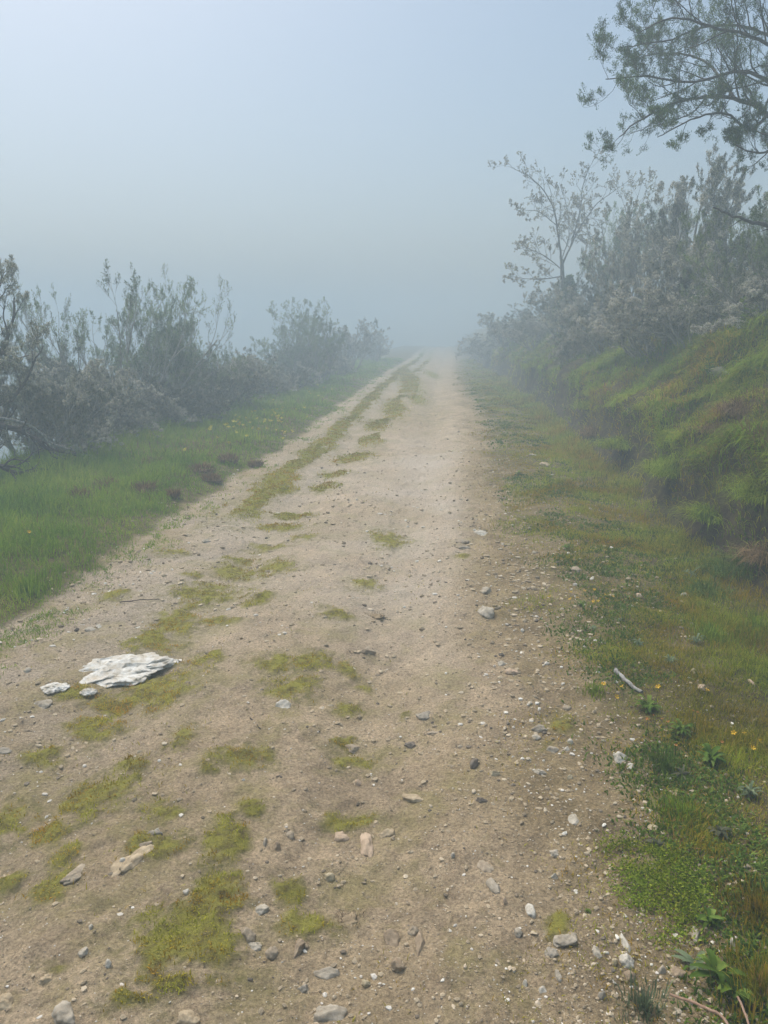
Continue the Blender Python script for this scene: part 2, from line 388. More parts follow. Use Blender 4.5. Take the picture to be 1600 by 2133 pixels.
def blades4(P, D, L, W, rng):
    n = len(P)
    R = rng.normal(size=(n, 3)); S = np.cross(D, R); S /= np.linalg.norm(S, axis=1)[:, None] + 1e-9
    S = S * (W / 2)[:, None]
    mid = P + D * (L * .5)[:, None]; tip = P + D * L[:, None]
    V = np.stack([P, mid - S, tip, mid + S], 1).reshape(-1, 3)
    return V, np.arange(n * 4).reshape(n, 4)

def scatter(rng, n, dlo, dhi, ylo, yhi, power=1.6):
    """points dense near the camera: pdf in y ~ y^-power"""
    u = rng.random(n); k = 1 - power
    y = (ylo ** k + u * (yhi ** k - ylo ** k)) ** (1 / k)
    d = rng.uniform(dlo, dhi, n)
    return cen(y) + d, y, d

def grass_object(name, label, mat, n, dlo, dhi, ylo, yhi, seed, fn, power=1.6, clump=0, cr=.07, arc=0, wide=1.0):
    rng = np.random.default_rng(seed); ct = None
    if clump:
        m = n // clump
        x, y, d = scatter(rng, m, dlo, dhi, ylo, yhi, power)
        ct = np.repeat(rng.random(m), clump); cl = np.repeat(rng.uniform(.55, 1.35, m), clump)
        x = np.repeat(x, clump); y = np.repeat(y, clump); q = rng.uniform(.5, 1.6, m).repeat(clump) * cr * (1 + .03 * y)
        ox = rng.normal(0, 1, len(x)); oy = rng.normal(0, 1, len(x)); x = x + ox * q; y = y + oy * q; d = x - cen(y); n = len(x)
    else: x, y, d = scatter(rng, n, dlo, dhi, ylo, yhi, power)
    dens, L, lean, ang = fn(x, y, d, rng)
    if clump:
        L = L * cl; rr = np.sqrt(ox * ox + oy * oy)
        out = np.arctan2(oy, ox); vx = np.cos(ang) + 1.3 * rr * np.cos(out); vy = np.sin(ang) + 1.3 * rr * np.sin(out); ang = np.arctan2(vy, vx)
        lean = np.clip(lean * (.45 + .5 * rr), .05, 1.02)
        ct = ct[:]
    k = rng.random(n) < dens
    x, y, d, L, lean, ang = x[k], y[k], d[k], L[k], lean[k], ang[k]
    z = H(x, y)
    e = d - toe(y); xx = x - .17 * np.exp(-((e - .32) / .12) ** 2)
    dist = np.sqrt(x * x + y * y)
    W = np.maximum(.0028, .00075 * dist) * rng.uniform(.7, 1.4, len(x)) * wide
    P = np.stack([xx, y, z - .004], 1)
    nv = 7 if arc else 5
    V, f4, f3 = blades7(P, ang, L, W, lean, rng, arc) if arc else blades5(P, ang, L, W, lean, rng)
    t = rng.random(len(x)) * .4 + .28 * vn(x * 1.3, y * 1.3, 90) + (.46 * ct[k] - .09 if ct is not None else .12)
    t = np.clip(t, 0, 1)
    me = mesh_np(name, V, f4, f3, mat, {'tint': np.repeat(t, nv)})
    o = link(name, me); tag(o, label, name.replace('_', ' '), kind='stuff'); del o['category']; o['category'] = 'grass'
    print(name, len(x))
    return o

def f_left(x, y, d, rng):
    g = 1 - sm(d - left_edge(y), -.12, .06)
    k = np.clip(-(d + 1.5), 0, 3)
    n = fbm(x * 1.6, y * 1.6, 3, 101)
    L = (.028 + .075 * sm(k, .0, .8) + .05 * sm(k, 1, 2.2)) * (1 + .45 * n) * rng.uniform(.5, 1.35, len(x))
    n2=fbm(x * 2.5, y * 2.5, 3, 102)
    L = L*(1+.5*sm(n2,.15,.5))
    lean = rng.uniform(.15, .95, len(x)); ang = rng.normal(-.6, 1.5, len(x))
    return g * (.65 + .35 * sm(n, -.5, .1)), L, lean, ang
grass_object('verge_grass', 'bright green verge grass left of the dirt track', M['grass'], 400000, -7.0, -1.35, 2.2, 45, 1, f_left, 1.7, 20, .05)

def f_right(x, y, d, rng):
    g = green(x, y) * (1 - bare_face(x, y)) * (1 - sm(d, 3.0, 3.15))
    n = fbm(x * 2.2, y * 2.2, 3, 103)
    L = (.012 + .016 * sm(d, 1.6, 2.6)+ .02 * sm(n, .1, .5)) * rng.uniform(.5, 1.5, len(x)) * (1 + 1.2 * sm(d, 2.3, 2.9)) * (1 + .5 * sm(y, 5, 12))
    lean = rng.uniform(.2, .95, len(x)); ang = rng.uniform(0, math.tau, len(x))
    return g * (.35 + .65 * sm(n, -.3, .25)) * (.75 + .25 * sm(y, 2.5, 5)), L, lean, ang
grass_object('ditch_grass', 'short patchy grass between track and bank', M['bankgrass'], 620000, 1.1, 3.15, 1.0, 45, 2, f_right, 1.6, 12, .022)

def f_bank(x, y, d, rng):
    e = d - toe(y)
    b = bare_face(x, y)
    g = sm(e, -.05, .12) * (1 - .7 * sm(e, .9, 1.4)) * (1 - .80 * b) * (.35 + .65 * sm(fbm(x * 2.6, y * 2.6, 3, 109), -.35, .0))
    n = fbm(x * 1.5, y * 1.5, 3, 104)
    L = (.12 + .10 * (n + .4) + .05 * sm(e, .5, 1.3)) * rng.uniform(.5, 1.4, len(x))
    L = np.clip(L, .03, .4)
    lean = rng.uniform(.3, 1.0, len(x)); ang = rng.normal(math.pi, 1.0, len(x))
    return g, L, lean, ang
def ct_noise(x, y): return vn(x * 3.3, y * 3.3, 131)
def f_tuft(x, y, d, rng):
    e = d - toe(y); n = fbm(x * .9, y * .9, 2, 115)
    g = sm(e, .12, .3) * (1 - .6 * sm(e, 1.3, 1.9)) * sm(n, -.35, .1)
    L = rng.uniform(.10, .34, len(x)); lean = rng.uniform(.2, 1.1, len(x))
    return g, L * (.7 + .6 * (ct_noise(x, y))), lean, rng.normal(math.pi, 1.0, len(x))
grass_object('bank_tufts', 'arching fresh grass overhanging the cut edge of the bank', M['tussock'], 150000, 3.1, 5.4, 3.2, 40, 8, f_tuft, 1.5, 100, .06, .75, 1.35)
def f_crest(x, y, d, rng):
    e = d - toe(y); n = fbm(x * 1.2, y * 1.2, 3, 112)
    g = sm(e + .7 * n, .55, 1.1)
    L = (.13 + .10 * (fbm(x * 1.5, y * 1.5, 3, 113) + .3)) * rng.uniform(.5, 1.4, len(x))
    return g, np.clip(L, .04, .4), rng.uniform(.15, .8, len(x)), rng.normal(math.pi, 1.2, len(x))
grass_object('crest_grass', 'green meadow grass on the upper part of the bank', M['grass'], 230000, 3.4, 7.5, 4, 48, 7, f_crest, 1.5, 30, .06, .3)
grass_object('bank_grass', 'long drooping grass over the earth bank', M['bankgrass'], 420000, 2.9, 7.5, 2.6, 48, 3, f_bank, 1.5, 55, .065, .55, 1.2)
def f_dry(x, y, d, rng):
    e = d - toe(y)
    n = fbm(x * .9, y * .9, 3, 105)
    g = sm(e, .1, .3) * sm(n, .02, .4)
    L = rng.uniform(.06, .24, len(x)); lean = rng.uniform(.5, 1.0, len(x)); ang = rng.normal(math.pi, .8, len(x))
    return g, L, lean, ang
def f_leaf(x, y, d, rng):
    n = fbm(x * 1.9, y * 1.9, 3, 107); e = d - toe(y)
    g = sm(d + .2 * n, 1.42, 1.9) * sm(n, -.18, .2) * (1 - .7 * bare_face(x, y)) * (1 - sm(e, 1.6, 2.4))
    L = rng.uniform(.012, .032, len(x)) * (1 + .9 * sm(e, -.1, .5)); lean = rng.uniform(.5, 1.0, len(x)); ang = rng.uniform(0, math.tau, len(x))
    return g, L, lean, ang
grass_object('ground_leaves', 'small leafed ground cover in the ditch and on the bank', M['weed'], 300000, 1.4, 5.2, 1.2, 26, 6, f_leaf, 1.6, 14, .03, 0, 2.8)
def f_stalk(x, y, d, rng):
    n = fbm(x * 1.2, y * 1.2, 3, 118)
    g = (1 - sm(d - left_edge(y), -.5, -.1)) * (.25 + .75 * sm(n, .0, .3))
    return g, rng.uniform(.08, .24, len(x)), rng.uniform(.1, 1.0, len(x)), rng.uniform(0, math.tau, len(x))
def f_rim(x, y, d, rng):
    n = fbm(x * 3.1, y * 3.1, 4, 119)
    g = (1 - np.clip(np.abs(d + 1.45) / .28, 0, 1)) * sm(n, -.15, .35)
    return g, rng.uniform(.01, .04, len(x)), rng.uniform(.4, 1.0, len(x)), rng.normal(-.4, 1.2, len(x))
grass_object('rim_grass', 'thin creeping grass at the left rim of the track', M['grass'], 60000, -1.8, -1.1, 2.2, 30, 10, f_rim, 1.7, 12, .02)
def f_strip(x, y, d, rng):
    q = 1 - np.abs(d + 1.0 + .08 * fbm(y * .7, x * 0, 2, 44)) / (.17 + .06 * fbm(y * 1.6, x, 2, 47))
    return sm(q + .7 * fbm(x * 7, y * 3, 4, 45), .1, .7) * sm(y, 6.4, 7.6), rng.uniform(.008, .028, len(x)), rng.uniform(.3, 1.0, len(x)), rng.uniform(0, math.tau, len(x))
grass_object('strip_grass', 'narrow strip of short grass beside the outer wheel rut', M['bankgrass'], 60000, -1.35, -.65, 6.3, 60, 12, f_strip, 1.5, 10, .02)
grass_object('dead_stalks', 'straw coloured stalks standing in the left verge', M['dry'], 16000, -5.5, -1.6, 3, 30, 9, f_stalk, 1.6, 0, 0, .4)
grass_object('dry_grass', 'straw coloured dead grass lying on the bank', M['dry'], 70000, 2.9, 7, 3, 30, 4, f_dry, 1.5)
def f_fine(x, y, d, rng):                      # sparse fine growth at the track's edges
    n = fbm(x * 3, y * 3, 4, 106)
    g = sm(d + .25 * n, .95, 1.6) * (1 - sm(d, 2.2, 2.8)) * .8 * sm(n, -.2, .3)
    g = np.maximum(g, .12 * sm(n, .15, .5) * (np.abs(d) < 1.5))
    L = rng.uniform(.008, .028, len(x)); lean = rng.uniform(.4, 1.0, len(x)); ang = rng.uniform(0, math.tau, len(x))
    return g, L, lean, ang
grass_object('edge_growth', 'fine olive seedlings along the gravelly track edge', M['moss'], 110000, -1.5, 2.6, 1.2, 14, 5, f_fine, 1.6)

def build_moss():
    rng = np.random.default_rng(11)
    xs, ys = [], []
    for (cx, cy_, rx, ry) in PATCH:
        n = int(min(9000, max(150, 4 * rx * ry * 1.6 * 26000 * min(1, 9 / (cy_ * cy_)) * 1.0)))
        xs.append(rng.uniform(cx - 1.5 * rx - .03, cx + 1.5 * rx + .03, n)); ys.append(rng.uniform(cy_ - 1.6 * ry - .03, cy_ + 1.6 * ry + .03, n))
    x, y, d = scatter(rng, 130000, -1.4, .1, 6.3, 45, 1.5); xs.append(x); ys.append(y)
    x = np.concatenate(xs); y = np.concatenate(ys)
    k = rng.random(len(x)) < moss_mask(x, y) * (.25 + .75 * sm(fbm(x * 22, y * 22, 3, 48), -.3, .25)); x, y = x[k], y[k]
    n = len(x); z = H(x, y) + .006
    dist = np.sqrt(x * x + y * y)
    L = rng.uniform(.005, .019, n) * (1 + .6 * sm(y, 5, 9)); W = np.maximum(.0034, .0009 * dist) * rng.uniform(.7, 1.3, n)
    V, f4, f3 = blades5(np.stack([x, y, z], 1), rng.uniform(0, math.tau, n), L, W, rng.uniform(.3, 1, n), rng)
    t = np.clip(.4 * rng.random(n) + .5 * vn(x * 1.9, y * 1.9, 49) + .25 * vn(x * 20, y * 20, 50) - .05, 0, 1)
    me = mesh_np('moss', V, f4, f3, M['moss'], {'tint': np.repeat(t, 5)})
    o = link('moss', me); tag(o, 'yellow green moss cushions scattered on the dirt track', 'moss', kind='stuff'); print('moss', n)
build_moss()

# ------------------------------------------------------------------ gravel
def ico(sub):
    import bmesh
    bm = bmesh.new(); bmesh.ops.create_icosphere(bm, subdivisions=sub, radius=1)
    V = np.array([v.co[:] for v in bm.verts]); Fc = np.array([[v.index for v in f.verts] for f in bm.faces]); bm.free()
    return V, Fc
def rotz(V, a):
    c, s = np.cos(a), np.sin(a)
    return np.stack([V[..., 0] * c - V[..., 1] * s, V[..., 0] * s + V[..., 1] * c, V[..., 2]], -1)
def gravel_mat():
    m, n, l = nmat('gravel')
    a = n.new('ShaderNodeAttribute'); a.attribute_name = 'tint'
    r = ramp(n, [(0, (.13, .11, .085)), (.15, (.30, .245, .165)), (.6, (.44, .355, .235)), (.84, (.55, .46, .33)), (.92, (.60, .56, .49)), (1, (.78, .75, .66))])
    l.new(a.outputs['Fac'], r.inputs[0])
    p = n.new('ShaderNodeBsdfPrincipled'); p.inputs['Roughness'].default_value = .85; p.inputs['Specular IOR Level'].default_value = .25
    l.new(r.outputs[0], p.inputs['Base Color']); o = n.new('ShaderNodeOutputMaterial'); l.new(p.outputs[0], o.inputs[0])
    return m
def build_gravel():
    rng = np.random.default_rng(21)
    n = 80000
    x, y, d = scatter(rng, n, -1.8, 2.7, 1.05, 16, 1.9)
    nn = fbm(x * 1.7, y * 1.7, 3, 121)
    dens = .40 + .5 * sm(nn, -.1, .4) + .9 * np.exp(-((d - 1.35) / .28) ** 2) + .25 * np.exp(-((d + 1.2) / .3) ** 2)
    dens *= (1 - .85 * moss_mask(x, y)) * (1 - .7 * green(x, y) * (d < 0)) * (1 - .5 * sm(d, 1.7, 2.6))
    k = rng.random(n) < dens * .85; x, y, d = x[k], y[k], d[k]; n = len(x)
    s = .0015 * np.exp(rng.exponential(.50, n)) * (1 + .35 * np.exp(-((d - 1.4) / .35) ** 2))
    s = np.clip(s, .0013, .009) * np.clip(y / 2.4, .85, 2.0)
    B, Fc = ico(1)
    V = B[None] * (1 + rng.uniform(-.28, .28, (n, len(B), 1)))
    V = V * np.stack([rng.uniform(.7, 1.5, n), rng.uniform(.6, 1.2, n), rng.uniform(.35, .8, n)], 1)[:, None, :]
    V = rotz(V, rng.uniform(0, math.tau, n)[:, None]) * s[:, None, None]
    V = V + np.stack([x, y, H(x, y) + s * .15], 1)[:, None, :]
    f = (Fc[None] + (np.arange(n) * len(B))[:, None, None]).reshape(-1, 3)
    t = rng.random(n) ** 1.0 * .86; w = rng.random(n); t = np.where(w < .11, rng.uniform(.9, 1, n), t)
    me = mesh_np('gravel', V.reshape(-1, 3), None, f, gravel_mat(), {'tint': np.repeat(t, len(B))})
    o = link('gravel', me); tag(o, 'loose mixed gravel strewn over the dirt track', 'gravel', kind='stuff'); print('gravel', n)
build_gravel()

# ------------------------------------------------------------------ individual stones
ICO4 = ico(4); ICO5 = None
def rock_mesh(seed, sx, sy, sz, mat, rough=.10, planes=14, strat=0.0, sub=None):
    B, Fc = sub or ICO4
    rng = np.random.default_rng(seed)
    Nn = rng.normal(size=(planes, 3)); Nn /= np.linalg.norm(Nn, axis=1)[:, None]
    hh = rng.uniform(.62, .95, planes)
    dt = B @ Nn.T
    r = np.where(dt > .05, hh[None] / np.maximum(dt, .05), 9).min(1); r = np.minimum(r, 1.15)
    V = B * r[:, None]
    off = Vector((seed * 1.7, seed * .3, 0))
    nz = np.array([mnoise.fractal(Vector(v) * 2.2 + off, .8, 2.1, 5) for v in V])
    V = V * (1 + rough * nz)[:, None]
    if strat:
        nz2 = np.array([mnoise.noise(Vector((v[0] * 1.5, v[1] * 6, 0)) + off) for v in V])
        zz = V[:, 2] + .35 * nz2
        V[:, 2] += strat * (np.round(zz * 4) / 4 - zz)
    V = V * np.array([sx, sy, sz])
    return mesh_np('stone', V, None, Fc, mat, None, True)
# px, py, width px, height px, colour, rotation deg, rise, label, style
ST = [
(1015,1279,42,17,'pale',10,.7,'pale grey angular stone at the right edge of the track, larger of two'),
(1013,1232,24,14,'grey',0,.8,'small light stone just beyond the pale angular stone at the right track edge'),
(1001,1112,36,8,'white',0,.3,'flat white slab lying far up the right side of the track'),
(962,1128,30,8,'greybrown',0,.3,'thin brown slab left of the flat white slab'),
(968,1142,26,6,'grey',8,.3,'thin grey slate just below the thin brown slab'),
(765,1357,34,12,'greybrown',15,.6,'grey brown stone by a small rut in mid track'),
(590,1472,34,17,'white',-10,.8,'single white quartz stone below a moss cushion in mid track'),
(735,1560,42,14,'greybrown',0,.35,'half buried brown stone inside the moss in mid track'),
(747,1632,18,10,'pink',0,.9,'little pinkish stone beside the mid track moss'),
(861,1661,50,20,'tan',-12,.25,'flat tan slab sunk in the bare track'),
(989,1590,20,26,'dark',80,1.0,'dark wedge of slate standing up in the right rut'),
(1029,1611,26,8,'cream',5,.5,'flat cream flake just right of the dark slate wedge'),
(1002,1667,34,8,'dark',-8,.3,'thin dark slate sliver lying in the right rut'),
(885,1490,34,18,'blue',12,.2,'bluish slate sunk level in the middle of the track'),
(854,1553,26,12,'dark',0,.25,'dark bluish flake below the sunken bluish slate'),
(262,1800,52,62,'tan',62,.30,'large tan slab leaning beside another on the lower left track'),
(290,1785,34,66,'tan',66,.36,'right one of two leaning tan slabs on the lower left track'),
(305,1762,38,12,'greybrown',20,.4,'brown slab end above the two leaning tan slabs'),
(322,1738,40,12,'blue',5,.25,'blue grey slate below the round moss cushion'),
(327,1733,14,9,'white',0,.8,'white quartz bit on the blue grey slate'),
(256,1796,16,10,'white',30,.7,'white quartz piece at the left side of the leaning slabs'),
(155,1822,34,40,'greybrown',70,.2,'sunken brown stone beside moss on the far left'),
(135,2116,56,44,'grey',40,.45,'grey slab with a sharp edge at the bottom left'),
(12,2088,50,22,'tan',-20,.4,'tan slab at the left edge near the bottom'),
(388,2122,62,26,'tan',-15,.4,'tan flat stone at the bottom between moss and boulder'),
(686,2118,92,40,'grey',0,.55,'big weathered grey boulder top at the bottom of the track'),
(516,1948,32,26,'greybrown',0,.7,'round brown stone right of the large moss cushion'),
(530,1972,36,16,'pale',5,.5,'light brown stone touching the round brown stone from below'),
(566,1984,26,24,'greybrown',0,.7,'rounded stone right of the pair beside the large moss cushion'),
(622,1975,26,30,'brown',70,.4,'brown upright flake in the mud left of the brown blocks'),
(546,1896,28,20,'pale',0,.4,'pale round stone above the pair beside the large moss'),
(680,2027,56,22,'grey',-8,.6,'cluster like grey stone above the big grey boulder'),
(632,2062,36,14,'blue',0,.3,'blue grey flat stone up and left of the big grey boulder'),
(815,1957,36,40,'brown',100,.7,'brown block with rounded corners, left of the brown pair'),
(876,1968,28,56,'brown',80,.5,'long brown block, right one of the brown pair'),
(828,2012,38,24,'brown',0,.6,'lower brown stone below the brown pair'),
(860,1940,24,14,'greybrown',0,.5,'small brown stone between the tops of the brown blocks'),
(710,1746,40,18,'pink',20,.6,'orange tinted stone at the moss edge on the lower track'),
(766,1762,34,50,'pink',100,.25,'flat pinkish slab sunk right of the orange tinted stone'),
(806,1736,38,22,'tan',0,.3,'tan rounded stone sunk right of the pinkish slab'),
(604,1742,20,14,'greybrown',0,.6,'small stone left of the orange tinted stone'),
(578,1762,22,12,'brown',0,.5,'small dark brown stone down the slope near moss'),
(552,1756,14,18,'grey',0,.6,'small grey stone beside the tall moss cushion'),
(685,1830,26,12,'cream',20,.7,'cream coloured shard alone on the lower track'),
(1012,1806,34,30,'greybrown',95,.15,'upper part of a sunken grey green slate plate'),
(1028,1845,28,40,'grey',102,.15,'lower part of the sunken grey green slate plate'),
(1103,1897,24,28,'white',100,.7,'rough white quartz lump right of the sunken slate plate'),
(1052,1880,12,8,'pink',0,.7,'tiny pink stone left of the rough white lump'),
(1078,1946,22,18,'grey',0,.5,'dull grey stone below the rough white lump'),
(1154,1780,26,18,'pale',0,.8,'round pale bluish stone on the gravelly right edge'),
(1195,1708,26,22,'pale',60,.3,'pale grey green stone above the round pale stone'),
(1153,1828,22,8,'pale',0,.5,'small flat triangle stone below the round pale stone'),
(1125,1518,36,12,'grey',0,.4,'flat grey stone among gravel at the right track edge'),
(1118,1536,20,8,'pale',0,.4,'little pale stone in front of the flat grey stone'),
(1152,1562,26,10,'grey',20,.4,'grey sliver nearer than the flat grey stone'),
(1188,1548,14,7,'white',0,.7,'white pebble right of the grey sliver'),
(1180,1562,14,7,'white',40,.6,'slim white pebble between grey sliver and weeds'),
(1126,1610,26,8,'pale',-15,.4,'pale chip on the gravel, farther of a short row'),
(1188,1620,16,7,'cream',0,.5,'cream chip on the gravel near dry weeds'),
(1180,1958,56,28,'grey',30,.25,'wide dark grey slab sunk into the mossy edge'),
(1150,1985,34,22,'blue',50,.2,'bluish slab end below the wide dark grey slab'),
(1241,1980,22,30,'pale',95,.5,'pale oblong stone left of the long white quartz'),
(1300,1965,16,36,'white',100,.5,'upper thin part of the long white quartz streak'),
(1306,2002,30,24,'white',20,.6,'fat lower end of the long white quartz streak'),
(1280,2006,16,10,'cream',0,.6,'cream pebble left of the fat white quartz end'),
(1163,2030,14,24,'grey',90,.4,'narrow grey stone on the lower right gravel'),
(1095,2050,12,12,'white',0,.8,'bright white pebble, left of the bottom white pair'),
(1131,2064,20,12,'white',0,.8,'bright white stone, right of the bottom white pair'),
(1254,2075,20,14,'blue',0,.6,'blue grey rounded stone near the bottom right gravel'),
(1310,2034,30,18,'brown',0,.5,'brown round stone below the white quartz streak'),
(1378,2022,18,16,'grey',0,.6,'small square grey stone right of the brown round stone'),
(1412,2026,30,24,'brown',0,.5,'large dull brown stone beside the leafy rosette'),
(1438,2085,18,14,'pale',0,.5,'pale stone under the leafy rosette'),
(1293,1580,40,20,'white',-30,.6,'white and rusty quartz lump among weeds by the track'),
(1312,1598,16,12,'white',-30,.5,'narrow tail piece of the rusty quartz lump'),
(1065,1398,30,12,'pink',0,.4,'pinkish crumbled stone at the right track edge'),
(1045,1384,20,8,'pale',10,.4,'small pale stone next to the pinkish crumbled stone'),
(1360,1727,24,10,'cream',-10,.6,'cream oblong stone above the clover patch'),
(1566,1424,20,14,'pink',-20,.8,'pinkish stone in grass near the right edge'),
(1463,1434,26,8,'pink',-5,.5,'flat orange stone on bare soil left of the pinkish stone'),
(1445,1400,16,7,'cream',-5,.6,'small cream stone on the bare soil by the bank'),
(1427,1243,18,8,'pale',0,.8,'pale stone at the foot of the bank'),
(1330,1242,16,6,'pink',0,.6,'reddish chip in the ditch moss'),
(1200,1187,26,10,'greybrown',0,.3,'flat greyish stone sunk in the verge farther up'),
(1135,968,24,6,'tan',0,.5,'flat brown stone far up the right verge'),
(1108,948,20,4,'pale',0,.4,'pale slip of stone left of the flat brown one'),
(1405,1107,12,7,'pale',0,.9,'small pale stone below the bright tussock'),
(1497,770,34,22,'pale',35,.9,'white rock sticking out high on the grassy bank'),
(1328,830,16,16,'pink',80,.9,'pinkish stone in the cut face of the bank'),
(1448,1948,24,30,'grey',70,.4,'grey slate with a pale edge beside the clover patch'),
(1526,1966,16,12,'white',0,.8,'white pebble in soil at the right near the bottom'),
(57,1399,16,11,'pale',0,.7,'pale grey stone left of the white quartz outcrop'),
(187,1311,26,7,'pale',20,.4,'left flake of two pale flakes above the quartz outcrop'),
(204,1306,18,6,'white',15,.4,'right flake of two pale flakes above the quartz outcrop'),
(66,1292,8,6,'white',0,.9,'tiny white stone at the tip of the verge grass'),
(90,1466,36,18,'grey',0,.3,'dull grey stone below the white quartz shards'),
(8,1565,46,14,'blue',0,.2,'slate plate sunk at the left edge of the track'),
(430,1129,22,5,'pale',0,.5,'thin pale stone beside the grass strip'),
(390,1115,26,5,'tan',0,.4,'tan stone at the edge of the grass strip'),
(226,2010,16,12,'white',0,.7,'white pebble on the lower left mud'),
(175,1985,22,14,'pale',20,.4,'pale flake left of the large moss cushion'),
(190,1933,9,9,'white',0,.8,'small white pebble left of the large moss cushion, upper'),
(388,1859,13,9,'white',20,.8,'white pebble above the large moss cushion'),
(763,2051,22,14,'cream',45,.5,'long pale chip right of the grey cluster stone'),
(944,1783,10,8,'white',0,.8,'white pebble alone in the bare sandy track'),
(95,2040,40,14,'tan',25,.3,'sunken tan stone on the lower left mud'),
(1180,1475,20,9,'greybrown',0,.5,'brown stone in the weeds by the track edge'),
(900,1528,30,9,'greybrown',0,.25,'brown flake sunk under the bluish slate'),
]
SIZE = .88
for i, (px, py, w, h, col, rot, rise, lab) in enumerate(ST):
    x, y, z, t = pick(px, py)
    ww = w * t / F * .5 * SIZE
    el = math.atan2(CAM_Z - z, max(math.hypot(x, y), .1))
    dd = h * t / F * .5 * SIZE / max(math.sin(max(el, .12)), .2)
    dd = min(dd, 1.6 * ww) if rot < 55 else dd
    flat = min(ww, dd)
    up = max(flat * rise * .8, .004)
    a = math.radians(rot)
    if rot >= 55: a = math.radians(rot - 90)
    me = rock_mesh(i + 3, ww, dd, up + .01, M['rock_' + col], .16, 8, .45 if rise < .5 else .2, ICO4 if w > 20 else ico(3))
    o = link('stone', me, None, (x, y, z + (-.30 * up if rise > .35 else -.45 * up)))
    o.rotation_euler = (random.Random(i).uniform(-.12, .12), random.Random(i + 99).uniform(-.12, .12), a)
    tag(o, lab, 'stone', 'stones lying on and beside the track')

def quartz(px, py, wpx, hpx, seed, label, rot):
    x, y, z, t = pick(px, py)
    sx = wpx * t / F / 2; sy = hpx * t / F / 2 / .42
    B, Fc = ico(6) if wpx > 100 else ico(5)
    rng = np.random.default_rng(seed); off = Vector((seed, 2 * seed, 0))
    V = B.copy(); keep = []
    for k, v in enumerate(V):
        p = Vector(v)
        a = math.atan2(v[1], v[0])
        edge = 1 + .30 * mnoise.fractal(Vector((math.cos(a) * 1.7, math.sin(a) * 1.7, seed)), .8, 2.1, 4)
        q = Vector((v[0] * 1.3 + .5 * v[1], v[1] * 2.7, v[2])) + off
        ridge = 1 - abs(mnoise.noise(q * 1.3)) * 2
        ridge += .30 * (1 - abs(mnoise.noise(q * 2.7)) * 2) + .22 * mnoise.noise(q * 7) + .14 * mnoise.noise(q * 15)
        V[k] = (v[0] * edge + .10 * mnoise.noise(q * 2.6), v[1] * edge + .16 * mnoise.noise(q * 1.9 + off), v[2] * (.45 + .55 * ridge) + .22 * mnoise.noise(q * 2.3) * max(v[2], 0))
    V = V * np.array([sx, sy, .026 if wpx > 100 else .014])
    me = mesh_np('quartz_outcrop', V, None, Fc, M['rock_quartz'], None, True)
    o = link('quartz_outcrop' if wpx > 100 else 'quartz_shard', me, None, (x, y, z + .006)); o.rotation_euler = (0, -.01, math.radians(rot))
    tag(o, label, 'rock')
quartz(250, 1398, 195, 62, 5, 'large jagged white quartz outcrop breaking through the track', 26)
quartz(113, 1436, 52, 20, 9, 'jagged white quartz shard left of the big outcrop', 15)
quartz(185, 1444, 34, 12, 12, 'small white quartz piece below the big outcrop', -5)
quartz(345, 1384, 50, 16, 15, 'pale rusty tip right of the big quartz outcrop', 10)

# ------------------------------------------------------------------ branches and crowns
class Tubes:
    def __init__(s): s.V = []; s.F = []; s.n = 0
    def add(s, pts, rad, k=5):
        pts = np.array(pts, float); m = len(pts)
        T = np.gradient(pts, axis=0); T /= np.linalg.norm(T, axis=1)[:, None] + 1e-9
        ref = np.array([.3, .9, .2]) if abs(T[0][2]) > .7 else np.array([.1, .2, 1.])
        A = np.cross(T, ref); A /= np.linalg.norm(A, axis=1)[:, None] + 1e-9
        Bn = np.cross(T, A)
        an = np.arange(k) * math.tau / k
        R = np.asarray(rad, float)[:, None, None]
        V = pts[:, None, :] + R * (np.cos(an)[None, :, None] * A[:, None, :] + np.sin(an)[None, :, None] * Bn[:, None, :])
        s.V.append(V.reshape(-1, 3))
        i = np.arange(m * k).reshape(m, k); j = np.roll(i, -1, 1)
        s.F.append(np.stack([i[:-1], j[:-1], j[1:], i[1:]], -1).reshape(-1, 4) + s.n); s.n += m * k
    def mesh(s, name, mat): return mesh_np(name, np.concatenate(s.V), np.concatenate(s.F), None, mat, None, True)

